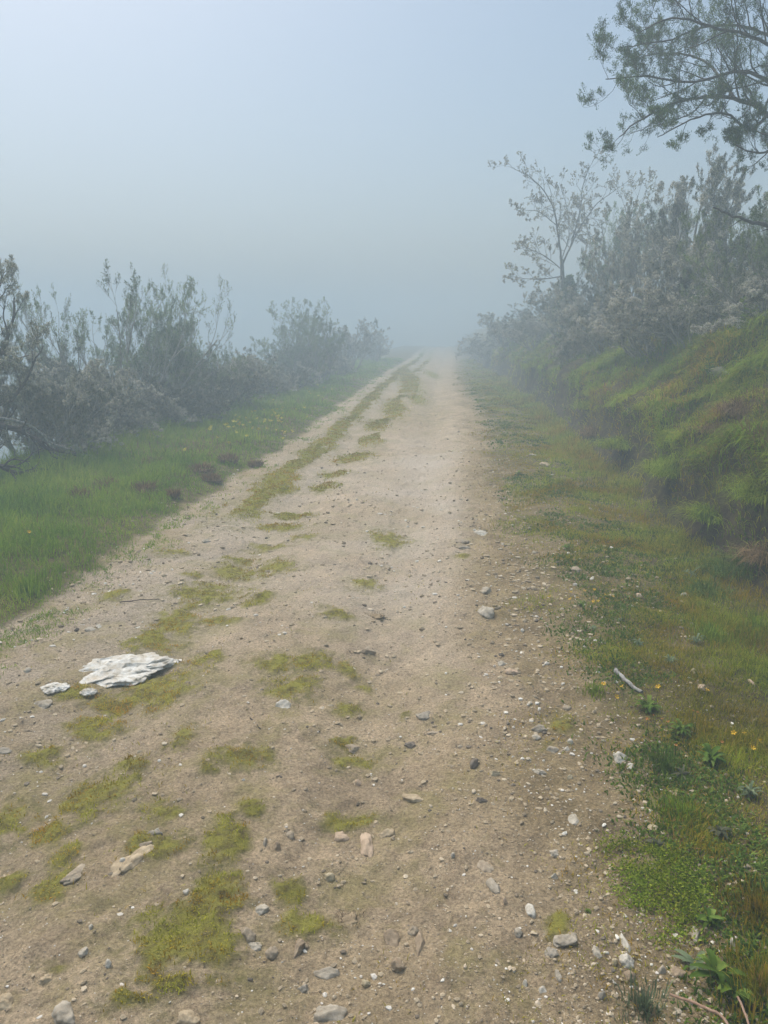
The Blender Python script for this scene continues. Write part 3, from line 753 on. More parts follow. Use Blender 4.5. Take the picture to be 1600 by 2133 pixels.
def norm(v):
    n = math.sqrt(v[0] ** 2 + v[1] ** 2 + v[2] ** 2) or 1; return (v[0] / n, v[1] / n, v[2] / n)
class Grow:
    def __init__(s, seed, up=.25, wiggle=.18, levels=3, kids=(6, 6, 6), ratio=(.6, .55, .5), angle=(.7, .7, .6), minr=.0012, twist=0):
        s.r = random.Random(seed); s.up = up; s.w = wiggle; s.levels = levels; s.kids = kids; s.ratio = ratio; s.angle = angle; s.minr = minr
        s.T = Tubes(); s.sites = []            # (x,y,z, dx,dy,dz) along terminal twigs
    def limb(s, pts, r0, r1, L, lev):
        """explicit limb through pts, with grown children of length L"""
        P = [Vector(p) for p in pts]; out = []
        for i in range(len(P) - 1):
            a = P[max(i - 1, 0)]; b = P[i]; c = P[i + 1]; d = P[min(i + 2, len(P) - 1)]
            for k in range(5):
                t = k / 5; q = .5 * ((2 * b) + (-a + c) * t + (2 * a - 5 * b + 4 * c - d) * t * t + (-a + 3 * b - 3 * c + d) * t ** 3)
                out.append(q + Vector([s.r.gauss(0, r0 * .25) for _ in range(3)]))
        out.append(P[-1]); n = len(out)
        rad = [r0 + (r1 - r0) * (i / (n - 1)) for i in range(n)]
        s.T.add([tuple(o) for o in out], rad, 7)
        s.children([tuple(o) for o in out], rad, L, lev, .12)
    def children(s, pts, rad, L, lev, start=.3):
        if lev >= s.levels: return
        n = s.kids[lev]; m = len(pts)
        for k in range(n):
            f = start + (1 - start) * (k + s.r.random()) / n
            i = min(int(f * (m - 1)), m - 2); t = f * (m - 1) - i
            p = [pts[i][a] + (pts[i + 1][a] - pts[i][a]) * t for a in range(3)]
            d = norm([pts[i + 1][a] - pts[i][a] for a in range(3)])
            v = norm([s.r.gauss(0, 1) for _ in range(3)])
            dot = sum(v[a] * d[a] for a in range(3)); v = norm([v[a] - dot * d[a] for a in range(3)])
            an = s.angle[lev] * s.r.uniform(.6, 1.3)
            nd = norm([d[a] * math.cos(an) + v[a] * math.sin(an) for a in range(3)])
            s.branch(p, nd, L * s.r.uniform(.6, 1.2) * (1.15 - .5 * f), max(rad[i] * .55, s.minr), lev + 1)
    def branch(s, p, d, L, r, lev):
        n = 7 if lev < s.levels else 5
        pts = [tuple(p)]; rad = [r]; st = L / n
        for i in range(n):
            d = norm([d[0] + s.r.gauss(0, s.w), d[1] + s.r.gauss(0, s.w), d[2] + s.r.gauss(0, s.w) + s.up])
            p = [p[a] + d[a] * st for a in range(3)]
            pts.append(tuple(p)); rad.append(max(r * (1 - .75 * (i + 1) / n), s.minr * .8))
        s.T.add(pts, rad, 5 if r > .006 else 3)
        if lev >= s.levels:
            for i in range(n):
                s.sites.append((*pts[i], *[pts[i + 1][a] - pts[i][a] for a in range(3)]))
        else: s.children(pts, rad, L * s.ratio[lev], lev)
    def leaves(s, per, L, W, spread, start=0, jitter=.006, cluster=False, uplift=0, seed=0):
        rng = np.random.default_rng(seed)
        S = np.array(s.sites)[start:]
        nz = vn(S[:, 0] * 5 + S[:, 2] * 3.1, S[:, 1] * 5 - S[:, 2] * 4.3, 7) * .6 + vn(S[:, 0] * 11 + S[:, 2] * 7, S[:, 1] * 11 - S[:, 2] * 9, 8) * .4
        if cluster: S = S[nz > .44]; nz = nz[nz > .44]
        s.last = np.clip(np.repeat(nz, per) * 1.6 - .3 + rng.normal(0, .22, len(S) * per), 0, 1)
        n = len(S) * per
        S = np.repeat(S, per, 0); u = rng.random(n)[:, None]
        P = S[:, :3] + S[:, 3:] * u + rng.normal(0, jitter, (n, 3))
        D = S[:, 3:] / (np.linalg.norm(S[:, 3:], axis=1)[:, None] + 1e-9) + rng.normal(0, spread, (n, 3)); D[:, 2] += uplift
        D /= np.linalg.norm(D, axis=1)[:, None]
        return P, D, rng.uniform(L[0], L[1], n), rng.uniform(W[0], W[1], n), rng
def leafmesh(name, PDLW, mat, tint=None):      # tint: per-leaf value
    P, D, L, W, rng = PDLW
    V, f = blades4(P, D, L, W, rng)
    t = rng.random(len(P)) if tint is None else tint
    return mesh_np(name, V, f, None, mat, {'tint': np.repeat(t, 4)})

def shrub_parts(g, root, bark, foliage, leafspec, blossom=None, seed=0, shift=None):
    """branches + foliage (+ blossoms) under root; mesh coordinates are local to the root"""
    def sub(me):
        if shift is not None:
            a = np.empty(len(me.vertices) * 3, np.float32); me.vertices.foreach_get('co', a)
            a = a.reshape(-1, 3) - np.array(shift, np.float32); me.vertices.foreach_set('co', a.ravel())
        return me
    link('branches', sub(g.T.mesh('branches', bark)), root)
    link('foliage', sub(leafmesh('foliage', g.leaves(*leafspec, seed=seed), foliage, g.last)), root)
    if blossom:
        link('blossoms', sub(leafmesh('blossoms', g.leaves(*blossom, seed=seed + 1, cluster=True), M['blossom'], g.last)), root)

def multi_stem(seed, stems, height, lean, base_r=.03, **kw):
    g = Grow(seed, **kw); rr = random.Random(seed * 7 + 1)
    for k in range(stems):
        a = k * 2.4 + rr.uniform(-.5, .5); ln = lean * rr.uniform(.35, 1.2)
        d = norm((math.cos(a) * ln, math.sin(a) * ln, 1))
        g.branch((math.cos(a) * .08, math.sin(a) * .08, -.15), d, height * rr.uniform(.6, .95), base_r * rr.uniform(.6, 1.1), 0)
    return g
PROTO = {}
def proto(kind):
    if kind in PROTO: return PROTO[kind]
    hl = lambda n, b: ((n, (.014, .026), (.004, .007), .5), (b, (.010, .020), (.006, .010), .7) if b else None)
    if kind == 'heathA':      # dense, pale blossoms
        g = multi_stem(101, 16, 1.0, 1.2, .025, up=.07, wiggle=.17, levels=4, kids=(6, 5, 4, 3), ratio=(.55, .55, .55, .6), angle=(.75, .8, .75, .7))
        sp = (M['barkgrey'], M['heath'], *hl(2, 8))
    elif kind == 'heathB':
        g = multi_stem(102, 14, 1.25, .9, .028, up=.11, wiggle=.17, levels=4, kids=(6, 5, 4, 3), ratio=(.5, .55, .55, .6), angle=(.7, .75, .7, .65))
        sp = (M['barkgrey'], M['heath'], *hl(3, 5))
    elif kind == 'heathC':    # tall plumed
        g = multi_stem(103, 9, 1.7, .6, .032, up=.15, wiggle=.15, levels=4, kids=(7, 5, 4, 3), ratio=(.45, .5, .5, .6), angle=(.65, .65, .6, .6))
        sp = (M['barkgrey'], M['heath'], *hl(3, 5))
    elif kind == 'broomA':    # fan of bare stems, feathery tips
        g = multi_stem(104, 15, 1.8, 1.35, .026, up=.13, wiggle=.10, levels=4, kids=(5, 5, 4, 3), ratio=(.42, .5, .55, .6), angle=(.45, .5, .5, .5))
        sp = (M['barkgrey'], M['broom'], *hl(1, 0))
    elif kind == 'broomB':    # bushy green
        g = multi_stem(105, 12, 1.35, 1.1, .024, up=.11, wiggle=.15, levels=4, kids=(6, 5, 4, 3), ratio=(.52, .55, .55, .6), angle=(.65, .7, .65, .6))
        sp = (M['barkgrey'], M['broom'], *hl(2, 0))
    elif kind == 'greyscrub': # mostly grey stems
        g = multi_stem(106, 12, .9, 1.3, .022, up=.04, wiggle=.22, levels=4, kids=(5, 5, 4, 3), ratio=(.55, .55, .55, .6), angle=(.8, .8, .8, .7))
        sp = (M['barkgrey'], M['heath'], *hl(1, 4))
    bark, fol, leaf, blo = sp
    PROTO[kind] = [g, bark, fol, leaf, blo, None]
    return PROTO[kind]
def shrub(kind, name, x, y, s, rz, label, cat='shrub', group=None, sx=1.0, sz=1.0, dz=-.05):
    pr = proto(kind)
    z = H1(x, y) + dz
    sc = (s * sx, s * sx, s * sz)
    if pr[5] is None:
        root = empty(name, (x, y, z), label, cat, group, rz, sc)
        shrub_parts(pr[0], root, pr[1], pr[2], pr[3], pr[4], hash(kind) % 1 + 7)
        pr[5] = root; return root
    return copy_tree(pr[5], (x, y, z), rz, sc, label, group)
GL = 'shrubs along the downhill side'; GR = 'shrubs on top of the bank'
def pos(px, t): return (px - 800) / F * t, t * (cp + .2 * sp_)
# left row (photo x, distance)
for (kind, px, t, s, rz, sx, sz, lab) in [
 ('heathB', 60, 9.3, 1.0, 1.0, 1.0, 1.0, 'dark heath shrub with faded blossoms by the dead branches on the left'),
 ('heathA', 175, 10.8, 1.05, .3, 1.05, 1.05, 'low pale blossomed heath shrub under the bare fan shaped broom'),
 ('broomA', 205, 12.3, 1.25, .5, 1.15, 1.15, 'tall broom fanning out bare stems above the pale heath on the left'),
 ('heathA', 290, 12.4, 1.05, 2.1, 1.1, .9, 'wide low pale heath shrub right of the fan shaped broom'),
 ('broomB', 335, 13.4, 1.25, 1.0, .95, 1.25, 'tall green shrub with upright plumes right of the fan shaped broom'),
 ('broomB', 400, 14.6, 1.0, 3.4, .9, .95, 'bushy green shrub stepping down beyond the tall plumed one'),
 ('greyscrub', 380, 13.0, 1.0, .7, 1.1, .9, 'grey twiggy scrub at the verge below the green shrubs'),
 ('broomA', 450, 16.2, .85, 3.0, .95, .85, 'small open broom in the dip of the left shrub row'),
 ('heathA', 465, 15.6, 1.0, 4.0, 1.1, .85, 'pale heath shrub in the dip of the left shrub row'),
 ('heathB', 520, 18.2, .95, 5.2, 1.1, .8, 'misty heath shrub just before the round misty bush'),
 ('heathA', 588, 20.5, 1.0, 1.2, 1.1, .8, 'low misty pale heath in front of the round misty bush'),
 ('broomB', 655, 23.5, 1.45, 2.2, 1.05, 1.12, 'large round dark bush standing out in the mist on the left'),
 ('broomB', 600, 23.0, 1.0, .2, 1.0, 1.0, 'lower shoulder of the round misty bush, its left neighbour'),
 ('heathC', 728, 31.0, 1.2, 1.2, 1.3, .85, 'faint grey bush behind the round misty bush'),
 ('heathA', 690, 27.5, 1.0, 2.2, 1.1, .9, 'faint low shrub at the foot of the round misty bush'),
 ('heathB', 775, 40.0, 1.2, 3.2, 1.3, .9, 'last faint shrub of the left row before the mist'),
 ('greyscrub', 250, 11.4, .8, 2.9, 1.1, .8, 'low grey twigs at the verge under the pale heath shrubs'),
 ('heathB', 140, 11.6, 1.05, .2, 1.1, 1.0, 'dark heath filling the gap under the left half of the fan shaped broom'),
 ('broomA', 130, 13.0, 1.1, 4.4, 1.0, 1.05, 'second open broom behind the left half of the fan shaped one'),
 ('heathA', 350, 13.6, .95, 5.0, 1.15, .85, 'low grey heath under the tall plumed green shrub'),
 ('heathB', 430, 15.2, .95, .9, 1.2, .9, 'dark low heath before the dip of the left row'),
 ('broomB', 500, 18.6, .8, 5.5, 1.1, .8, 'small green bush between the dip and the misty bushes'),
 ('heathA', 545, 18.8, .85, 2.9, 1.2, .8, 'lowest pale heath at the verge before the round misty bush'),
 ('heathB', 640, 24.6, 1.1, 4.9, 1.3, .8, 'dim heath filling in under the round misty bush'),
 ('greyscrub', 120, 9.6, .8, 4.1, 1.1, .8, 'tangle of grey twigs beside the dead branches on the left'),
]:
    x, y = pos(px, t)
    shrub(kind, 'heath_shrub' if 'heath' in kind else 'broom_shrub' if 'broom' in kind else 'scrub_bush', x, y, s * 1.08, rz, lab, 'shrub', GL, sx, sz * 1.08)
# right, above the bank
for (kind, px, t, s, rz, sx, sz, lab) in [
 ('heathC', 1420, 13.0, 1.30, .4, .95, 1.15, 'tallest pale plumed heath on top of the bank'),
 ('heathC', 1340, 14.5, 1.2, 2.4, .95, 1.1, 'plumed heath left of the tallest pale one on the bank'),
 ('heathA', 1370, 11.8, 1.25, 1.4, 1.1, 1.0, 'broad pale blossomed heath above the middle of the bank'),
 ('heathA', 1270, 15.0, 1.25, 3.1, 1.1, 1.0, 'pale blossomed heath between the young oak and the broad heath'),
 ('heathB', 1215, 17.2, 1.15, .9, 1.0, 1.05, 'dark heath right behind the young oak'),
 ('heathA', 1210, 15.8, .85, 5.1, 1.0, 1.0, 'small pale heath at the bank edge by the young oak'),
 ('broomB', 1290, 17.5, 1.45, 5.0, 1.1, 1.25, 'misty green broom behind the pale heaths on the bank'),
 ('greyscrub', 1450, 10.8, 1.3, 1.2, 1.1, 1.0, 'grey twiggy scrub at the crest of the near bank'),
 ('heathB', 1500, 11.2, 1.2, 3.9, 1.0, 1.0, 'dark heath below the hanging tree on the right'),
 ('heathC', 1525, 12.5, 1.2, 5.5, 1.0, 1.1, 'tall pale heath behind the hanging tree branches'),
 ('broomB', 1615, 9.2, 1.1, .6, .95, 1.05, 'deep green broom at the right edge under the hanging tree'),
 ('greyscrub', 1580, 9.3, 1.2, 2.6, 1.1, .9, 'grey scrub at the right edge above the bank'),
 ('heathA', 1120, 24.0, 1.2, 2.0, 1.2, .9, 'faint heath left of the young oak'),
 ('heathB', 1070, 29.0, 1.35, 3.0, 1.3, .9, 'fainter heath farther left of the young oak'),
 ('heathA', 1025, 35.0, 1.4, 4.0, 1.3, .9, 'last faint heath on the bank before the mist'),
 ('heathB', 1165, 22.0, 1.2, 4.4, 1.1, .95, 'misty heath directly behind the trunk of the young oak'),
]:
    x, y = pos(px, t)
    shrub(kind, 'heath_shrub' if 'heath' in kind else 'broom_shrub' if 'broom' in kind else 'scrub_bush', x, y, s, rz, lab, 'shrub', GR, sx, sz)

# hanging tree at the upper right
def hanging_tree():
    bx, by = 5.1, 7.9; bz = H1(bx, by)
    root = empty('heath_tree', (bx, by, bz), 'dark leafy tree reaching over the track from the upper right', 'tree')
    g = Grow(301, up=.13, wiggle=.17, levels=4, kids=(16, 6, 4, 3), ratio=(.6, .55, .5, .6), angle=(.8, .75, .65, .6), minr=.0014)
    q = lambda px, py, t: tuple(at(px, py, t))
    fork = q(1700, 330, 8.3)
    g.T.add([(bx, by, bz - .2), (bx - .05, by + .02, bz + .5), fork], [.09, .07, .055], 9)
    limbs = [
     ([fork, q(1600, 238, 8.1), q(1530, 205, 8.0), q(1440, 205, 7.9), q(1360, 235, 7.8), q(1290, 285, 7.6)], .030, .005, .62),
     ([fork, q(1620, 190, 7.9), q(1545, 150, 7.7), q(1450, 170, 7.6), q(1350, 160, 7.4), q(1262, 165, 7.3)], .025, .004, .62),
     ([fork, q(1640, 120, 8.4), q(1570, 60, 8.5), q(1480, 55, 8.3), q(1380, 85, 8.2), q(1290, 100, 8.0)], .026, .004, .65),
     ([q(1600, 238, 8.1), q(1560, 270, 7.7), q(1510, 235, 7.4), q(1440, 250, 7.2), q(1370, 285, 7.1)], .018, .004, .45),
     ([fork, q(1690, 60, 8.2), q(1620, -30, 8.2), q(1540, -60, 8.0), q(1450, -30, 8.0), q(1410, 10, 7.9)], .026, .004, .65),
     ([q(1530, 205, 8.0), q(1470, 130, 8.6), q(1400, 110, 8.8), q(1330, 120, 8.9)], .018, .004, .5),
     ([fork, q(1650, 20, 7.6), q(1590, -60, 7.4), q(1530, -90, 7.3)], .03, .006, .8),
     ([fork, q(1680, 150, 7.6), q(1600, 90, 7.4), q(1500, 60, 7.3), q(1400, 40, 7.3), q(1330, 70, 7.3)], .026, .005, .7),
     ([fork, q(1640, 300, 7.8), q(1580, 320, 7.5), q(1530, 300, 7.3)], .02, .004, .35)]
    for pts, a, b, L in limbs: g.limb(pts, a, b, L, 0)
    shrub_parts(g, root, M['bark'], M['dark_leaf'], (2, (.012, .028), (.004, .007), .5, 0, .012, False, .35), None, 5, (bx, by, bz))
    print('hang sites', len(g.sites))
hanging_tree()

def young_oak():
    T = 20.0
    b = at(1180, 695, T); bz = H1(b.x, b.y)
    root = empty('oak_sapling', (b.x, b.y, bz), 'young oak with sparse yellow brown spring leaves on top of the bank', 'tree')
    g = Grow(401, up=.06, wiggle=.2, levels=3, kids=(12, 5, 3), ratio=(.5, .5, .6), angle=(.8, .7, .7), minr=.0028)
    q = lambda px, py, t=T: tuple(at(px, py, t))
    g.T.add([(b.x, b.y, bz - .2), q(1176, 640), q(1172, 580), q(1170, 540)], [.075, .065, .055, .045], 8)
    for pts, a, c, L in [
     ([q(1170, 545), q(1162, 480, 19.8), q(1150, 425, 19.6), q(1112, 375, 19.5), q(1062, 347, 19.4)], .030, .005, .8),
     ([q(1172, 550), q(1205, 480, 20.2), q(1245, 425, 20.4), q(1310, 375, 20.6)], .028, .005, .7),
     ([q(1188, 515, 20.1), q(1208, 440, 20.3), q(1216, 380, 20.2), q(1240, 325, 20.2)], .020, .005, .65),
     ([q(1168, 560), q(1130, 530, 19.4), q(1088, 515, 19.0)], .016, .004, .55),
     ([q(1172, 575), q(1120, 582, 19.5), q(1058, 575, 19.2)], .016, .004, .55),
     ([q(1160, 470, 19.8), q(1120, 440, 19.5), q(1085, 440, 19.2)], .014, .004, .5),
     ([q(1170, 540), q(1185, 490, 20.5), q(1180, 430, 20.8), q(1165, 380, 21)], .016, .004, .55)]:
        g.limb(pts, a, c, L, 0)
    sh = (b.x, b.y, bz)
    shrub_parts(g, root, M['bark'], M['spring'], (2, (.02, .045), (.014, .026), 1.0), None, 6, sh)
    # ivy round the trunk
    rng = np.random.default_rng(8); n = 5000
    h = rng.random(n); a = rng.uniform(0, math.tau, n); r = (.34 * np.sin(np.pi * np.clip(h * .9 + .12, 0, 1)) * (.7 + .3 * np.sin(h * 9 + a))) * np.sqrt(rng.random(n)) + .05
    P = np.stack([np.cos(a) * r, np.sin(a) * r, h * 1.6], 1); D = rng.normal(size=(n, 3)); D /= np.linalg.norm(D, axis=1)[:, None]
    link('ivy', leafmesh('ivy', (P, D, rng.uniform(.05, .09, n), rng.uniform(.03, .05, n), rng), M['dark_leaf']), root)
young_oak()

def far_birch():
    T = 21.5; b = at(1300, 640, T); bz = H1(b.x, b.y)
    root = empty('birch_tree', (b.x, b.y, bz), 'misty pale yellow leaved tree rising behind the young oak', 'tree')
    g = Grow(451, up=.12, wiggle=.17, levels=3, kids=(8, 5, 4), ratio=(.5, .5, .5), angle=(.8, .7, .6), minr=.004)
    g.branch((0, 0, -.2), (-.05, 0, 1), 3.3, .06, 0); g.branch((0, 0, -.2), (.3, .1, 1), 3.0, .05, 0); g.branch((0, 0, -.2), (-.35, -.1, 1), 2.8, .05, 0)
    shrub_parts(g, root, M['barkgrey'], M['spring'], (3, (.04, .07), (.02, .035), .9), None, 9)
far_birch()

def edge_heath():     # shrub cut by the left picture edge, with its dead trunks on the ground
    x, y = pos(-40, 8.6); z = H1(x, y)
    root = empty('heath_tree', (x, y, z), 'dark gnarled heath tree at the left edge of the view', 'tree')
    g = Grow(501, up=.12, wiggle=.18, levels=4, kids=(9, 5, 4, 3), ratio=(.5, .55, .55, .6), angle=(.7, .7, .65, .6), minr=.0014)
    q = lambda px, py, t=8.6: tuple(at(px, py, t))
    for pts, a, c, L in [([(x, y, z - .1), q(-30, 860), q(-10, 760), q(20, 690), q(30, 620)], .045, .008, .5),
      ([(x, y, z - .1), q(-50, 800), q(-40, 700), q(-10, 620), q(5, 560)], .045, .008, .5),
      ([(x, y, z - .1), q(0, 880), q(50, 800), q(90, 720)], .035, .006, .45),
      ([(x, y, z - .1), q(-60, 850, 8.2), q(-20, 770, 8.0), q(60, 740, 7.9)], .03, .005, .4)]:
        g.limb(pts, a, c, L, 0)
    shrub_parts(g, root, M['bark'], M['heath'], (2, (.014, .026), (.004, .007), .5), (1, (.010, .02), (.005, .009), .6), 15, (x, y, z))
edge_heath()

# ------------------------------------------------------------------ dead wood
def wood(name, label, pts, r0, r1, mat, twigs=0, seed=0, cat='branch', group=None, L=.3):
    b = Vector(pts[0])
    g = Grow(seed + 600, up=.0, wiggle=.22, levels=2 if twigs else 0, kids=(twigs or 1, 3), ratio=(.5, .5), angle=(.7, .7), minr=.0015)
    g.limb(pts, r0, r1, L, 0)
    me = g.T.mesh(name, mat); a = np.empty(len(me.vertices) * 3, np.float32); me.vertices.foreach_get('co', a)
    a = a.reshape(-1, 3) - np.array(b[:], np.float32); me.vertices.foreach_set('co', a.ravel())
    o = link(name, me, None, b); tag(o, label, cat, group); return o
def onground(px, py, dz=0.0):
    x, y, z, t = pick(px, py); return (x, y, z + dz)
wood('dead_branch', 'long dead branch sprawling on the left verge towards the grass', [at(-20, 880, 8.3), at(50, 900, 8.4), at(110, 938, 8.6), onground(180, 950, .03)], .035, .012, M['deadwood'], 8, 1, group='dead branches on the left verge')
wood('dead_branch', 'upper thin dead branch curving above the sprawling one on the left', [at(-20, 868, 8.0), at(60, 885, 8.3), at(110, 925, 8.5), at(150, 935, 8.6)], .018, .006, M['lichen'], 6, 2, group='dead branches on the left verge')
wood('dead_branch', 'lowest dead branch in the brush pile at the left edge', [at(-20, 960, 7.9), at(40, 985, 8.0), onground(110, 985, .04)], .028, .008, M['deadwood'], 12, 3, group='dead branches on the left verge', L=.4)
wood('dead_branch', 'thick bare branch jutting in from the right above the bank', [at(1640, 470, 8.4), at(1590, 468, 8.3), at(1540, 455, 8.2), at(1485, 432, 8.2)], .028, .008, M['bark'], 3, 5, L=.2)
wood('dead_branch', 'dead lichen covered branch lying on the bank crest at right', [onground(1620, 600, .25), onground(1560, 640, .16), onground(1475, 668, .05)], .022, .006, M['lichen'], 6, 6, L=.25)
wood('dead_branch', 'thin dark branch crossing the lichen covered one on the bank', [onground(1600, 625, .12), onground(1520, 650, .18), onground(1440, 648, .12)], .012, .004, M['deadwood'], 4, 7, L=.2)
wood('stick', 'short pale lichened stick lying among weeds right of the track', [onground(1282, 1400, .012), onground(1305, 1425, .014), onground(1337, 1447, .012)], .011, .008, M['lichen'], 0, 8, 'stick')
wood('stick', 'thin dark twig lying on the bare track near a moss cushion', [onground(522, 1498, .004), onground(543, 1520, .004)], .0035, .002, M['deadwood'], 0, 9, 'stick')
wood('stick', 'thin long twig lying across the left rut', [onground(250, 1256, .004), onground(290, 1252, .006), onground(332, 1249, .004)], .004, .002, M['deadwood'], 0, 10, 'stick')
wood('stick', 'small brown twig on soil by the right grass edge', [onground(1450, 1558, .01), onground(1490, 1572, .01), onground(1530, 1580, .01)], .005, .003, M['deadwood'], 0, 11, 'stick')
wood('dry_stalk', 'long pinkish dead stalk arching over the bottom right corner', [onground(1395, 2085, .02), at(1450, 2090, 1.62), at(1500, 2115, 1.55), at(1530, 2160, 1.5)], .0035, .0025, M['stem'], 0, 12, 'stalk')
wood('dry_stalk', 'short reddish dead stalk beside the long pinkish one', [onground(1535, 2090, .02), at(1555, 2115, 1.6), at(1565, 2160, 1.55)], .003, .002, M['stem'], 0, 13, 'stalk')

# ------------------------------------------------------------------ tussocks, weeds, flowers
def tussock(px, py, n, R, L, mat, label, seed, droop=.9, cat='grass tussock', name='grass_tussock', dirang=math.pi, group=None):
    x, y, z, t = pick(px, py)
    rng = np.random.default_rng(seed + 900)
    a = rng.uniform(0, math.tau, n); r = R * np.clip(np.abs(rng.normal(0, .33, n)), 0, .62)
    P = np.stack([np.cos(a) * r, np.sin(a) * r, np.zeros(n) - .01], 1)
    ang = a + rng.normal(0, .5, n) if dirang is None else np.where(rng.random(n) < .55, rng.normal(dirang, .9, n), a)
    lf = 1 + .45 * np.sin(ang * 2 + seed) * rng.random(n)
    ln = np.clip(np.abs(rng.normal(.55, .35, n)), .05, 1.2) * (.45 if L < .15 else 1)
    V, f4, f3 = blades7(P, ang, rng.uniform(.35, 1.15, n) * L * lf, rng.uniform(.7, 1.3, n) * max(.0035, .0008 * t), ln, rng, .65 if L > .15 else .15)
    me = mesh_np(name, V, f4, f3, mat, {'tint': np.repeat(np.clip(rng.random(n) * .8 + .15 * rng.random(), 0, 1), 7)})
    o = link(name, me, None, (x, y, z)); tag(o, label, cat, group); return o
for k, (px, py, n, R, L, m, lab) in enumerate([
 (1410, 985, 2200, .45, .34, 'tussock', 'brightest green tussock hanging over the dark cut of the bank'),
 (1300, 930, 1200, .5, .26, 'tussock', 'green tussock left of the brightest one on the bank edge'),
 (1480, 1080, 700, .30, .30, 'tussock', 'upright green tussock right below the brightest one'),
 (1590, 1040, 900, .32, .38, 'tussock', 'tall green tussock at the right edge halfway up the bank'),
 (1540, 1190, 1100, .36, .26, 'weed', 'dark green tussock in the hollow under the bank at right'),
 (1470, 1240, 900, .30, .18, 'weed', 'low dark green tussock at the foot of the bank'),
 (1590, 1165, 600, .24, .26, 'dry', 'brown dry tussock hanging at the right edge'),
 (1540, 860, 600, .34, .28, 'dry', 'straw coloured tussock high on the near bank'),
 (1500, 900, 600, .3, .2, 'dry', 'flattened dead grass on the bare patch of the near bank'),
 (1230, 850, 500, .4, .3, 'tussock', 'misty tussock over the far end of the cut bank'),
 (1240, 905, 500, .35, .3, 'dry', 'pale arching tussock beyond the green ones on the bank'),
 (1480, 1330, 1600, .42, .09, 'tussock', 'soft bright tuft of fine grass right of the silvery weeds'),
 (1570, 1310, 1000, .32, .11, 'tussock', 'fine bright grass tuft by the right edge under the bank'),
 (1240, 1440, 300, .14, .045, 'tussock', 'small green tuft left of the lichened stick'),
 (1590, 2060, 900, .2, .08, 'bankgrass', 'green tuft at the right edge near the bottom'),
 (1585, 1900, 800, .2, .07, 'bankgrass', 'green tuft at the right edge above the bottom one'),
 (1420, 1700, 500, .16, .07, 'tussock', 'short green tuft above the clover patch'),
 (1385, 1600, 500, .18, .07, 'weed', 'dark short tuft right of the rusty quartz lump'),
 (60, 1230, 700, .3, .13, 'grass', 'rounded tongue of verge grass at the left edge of the view'),
 (1340, 2100, 500, .14, .05, 'glaucous', 'grey green tuft at the bottom beside the arching stem'),
 (345, 955, 240, .35, .28, 'tussock', 'loose tall pale tuft on the left verge near the dead branches'),
]): tussock(px, py, n, R, L, M[m], lab, k, group='grass tussocks')

def rosette(px, py, n, L, W, mat, label, seed, name='weed_rosette', cat='weed', rise=.45, flowers=None, group=None):
    """leafy plant: broad pointed leaves with a raised fold"""
    x, y, z, t = pick(px, py)
    rng = random.Random(seed); V = []; F4 = []; n = int(n * 1.5); L *= .85
    for k in range(n):
        a = k * 2.39996 + rng.uniform(-.5, .5); l_ = L * rng.uniform(.35, 1.05); w = W * rng.uniform(.5, .9); up = rise * rng.uniform(.1, 1.2)
        c, s = math.cos(a), math.sin(a); b = len(V); rows = 6
        lift = rng.uniform(0, .4) * L if n > 12 else 0
        for i in range(rows + 1):
            u = i / rows; rr = l_ * (u - .12 * u * u); zz = lift + l_ * up * math.sin(u * 2.5) * .8
            ww = w * math.sin(math.pi * min(u * .88 + .08, 1)) ** .8 * .5
            for sd in (-1, 0, 1):
                V.append((c * rr - s * ww * sd, s * rr + c * ww * sd, zz + (abs(sd) * ww * .35)))
        for i in range(rows):
            for j in range(2): q = b + i * 3 + j; F4.append((q, q + 1, q + 4, q + 3))
    tint = np.repeat(np.random.default_rng(seed).random(n), 21)
    me = mesh_np('leaves', V, F4, None, mat, {'tint': tint}, True)
    if flowers:
        root = empty(name, (x, y, z), label, cat, group); link('leaves', me, root)
        flower_children(root, x, y, z, rng, *flowers)
        return root
    o = link(name, me, None, (x, y, z)); tag(o, label, cat, group); return o
def petal_mesh(r, mat, npet=5, seed=0):
    V = [(0, 0, 0)]; Fs = []; rg = random.Random(seed)
    for k in range(npet):
        a = k * math.tau / npet; b = len(V)
        for da, rr, zz in ((-.35, .55, .25), (-.42, .95, .5), (0, 1.1, .45), (.42, .95, .5), (.35, .55, .25)):
            V.append((math.cos(a + da) * rr * r, math.sin(a + da) * rr * r, zz * r))
        Fs += [(0, b, b + 2), (b, b + 1, b + 2), (0, b + 2, b + 4), (b + 2, b + 3, b + 4)]
    # calyx ring
    b = len(V)
    for k in range(6): V.append((math.cos(k) * r * .3, math.sin(k) * r * .3, -.3 * r))
    for k in range(6): Fs.append((0, b + (k + 1) % 6, b + k))
    return mesh_np('flower', V, None, Fs, mat)
FLOW = {}
def flower_children(root, x, y, z, rng, cnt, spread, h0, h1, r, matk, depth=None):
    key = (matk, round(r, 4))
    if key not in FLOW: FLOW[key] = petal_mesh(r, M[matk])
    T = Tubes(); depth = depth or spread
    for k in range(cnt):
        dx = rng.gauss(0, spread * .5); dy = rng.gauss(0, depth * .5); hh = rng.uniform(h0, h1)
        gz = H1(x + dx, y + dy) - z
        o = link('flower', FLOW[key], root, (dx, dy, gz + hh)); o.rotation_euler = (rng.uniform(-.5, .9), rng.uniform(-.5, .5), rng.uniform(0, 6))
        T.add([(dx * .9, dy * .9, gz - .005), (dx * .97, dy * .95, gz + hh * .6), (dx, dy, gz + hh)], [.0012, .001, .0008], 3)
    link('stems', T.mesh('stems', M['weedstem']), root)
M['weedstem'] = plain('weed_stem', (.10, .15, .04), .8, (.06, .10, .03), 30, 0)
G1 = 'leafy weeds right of the track'
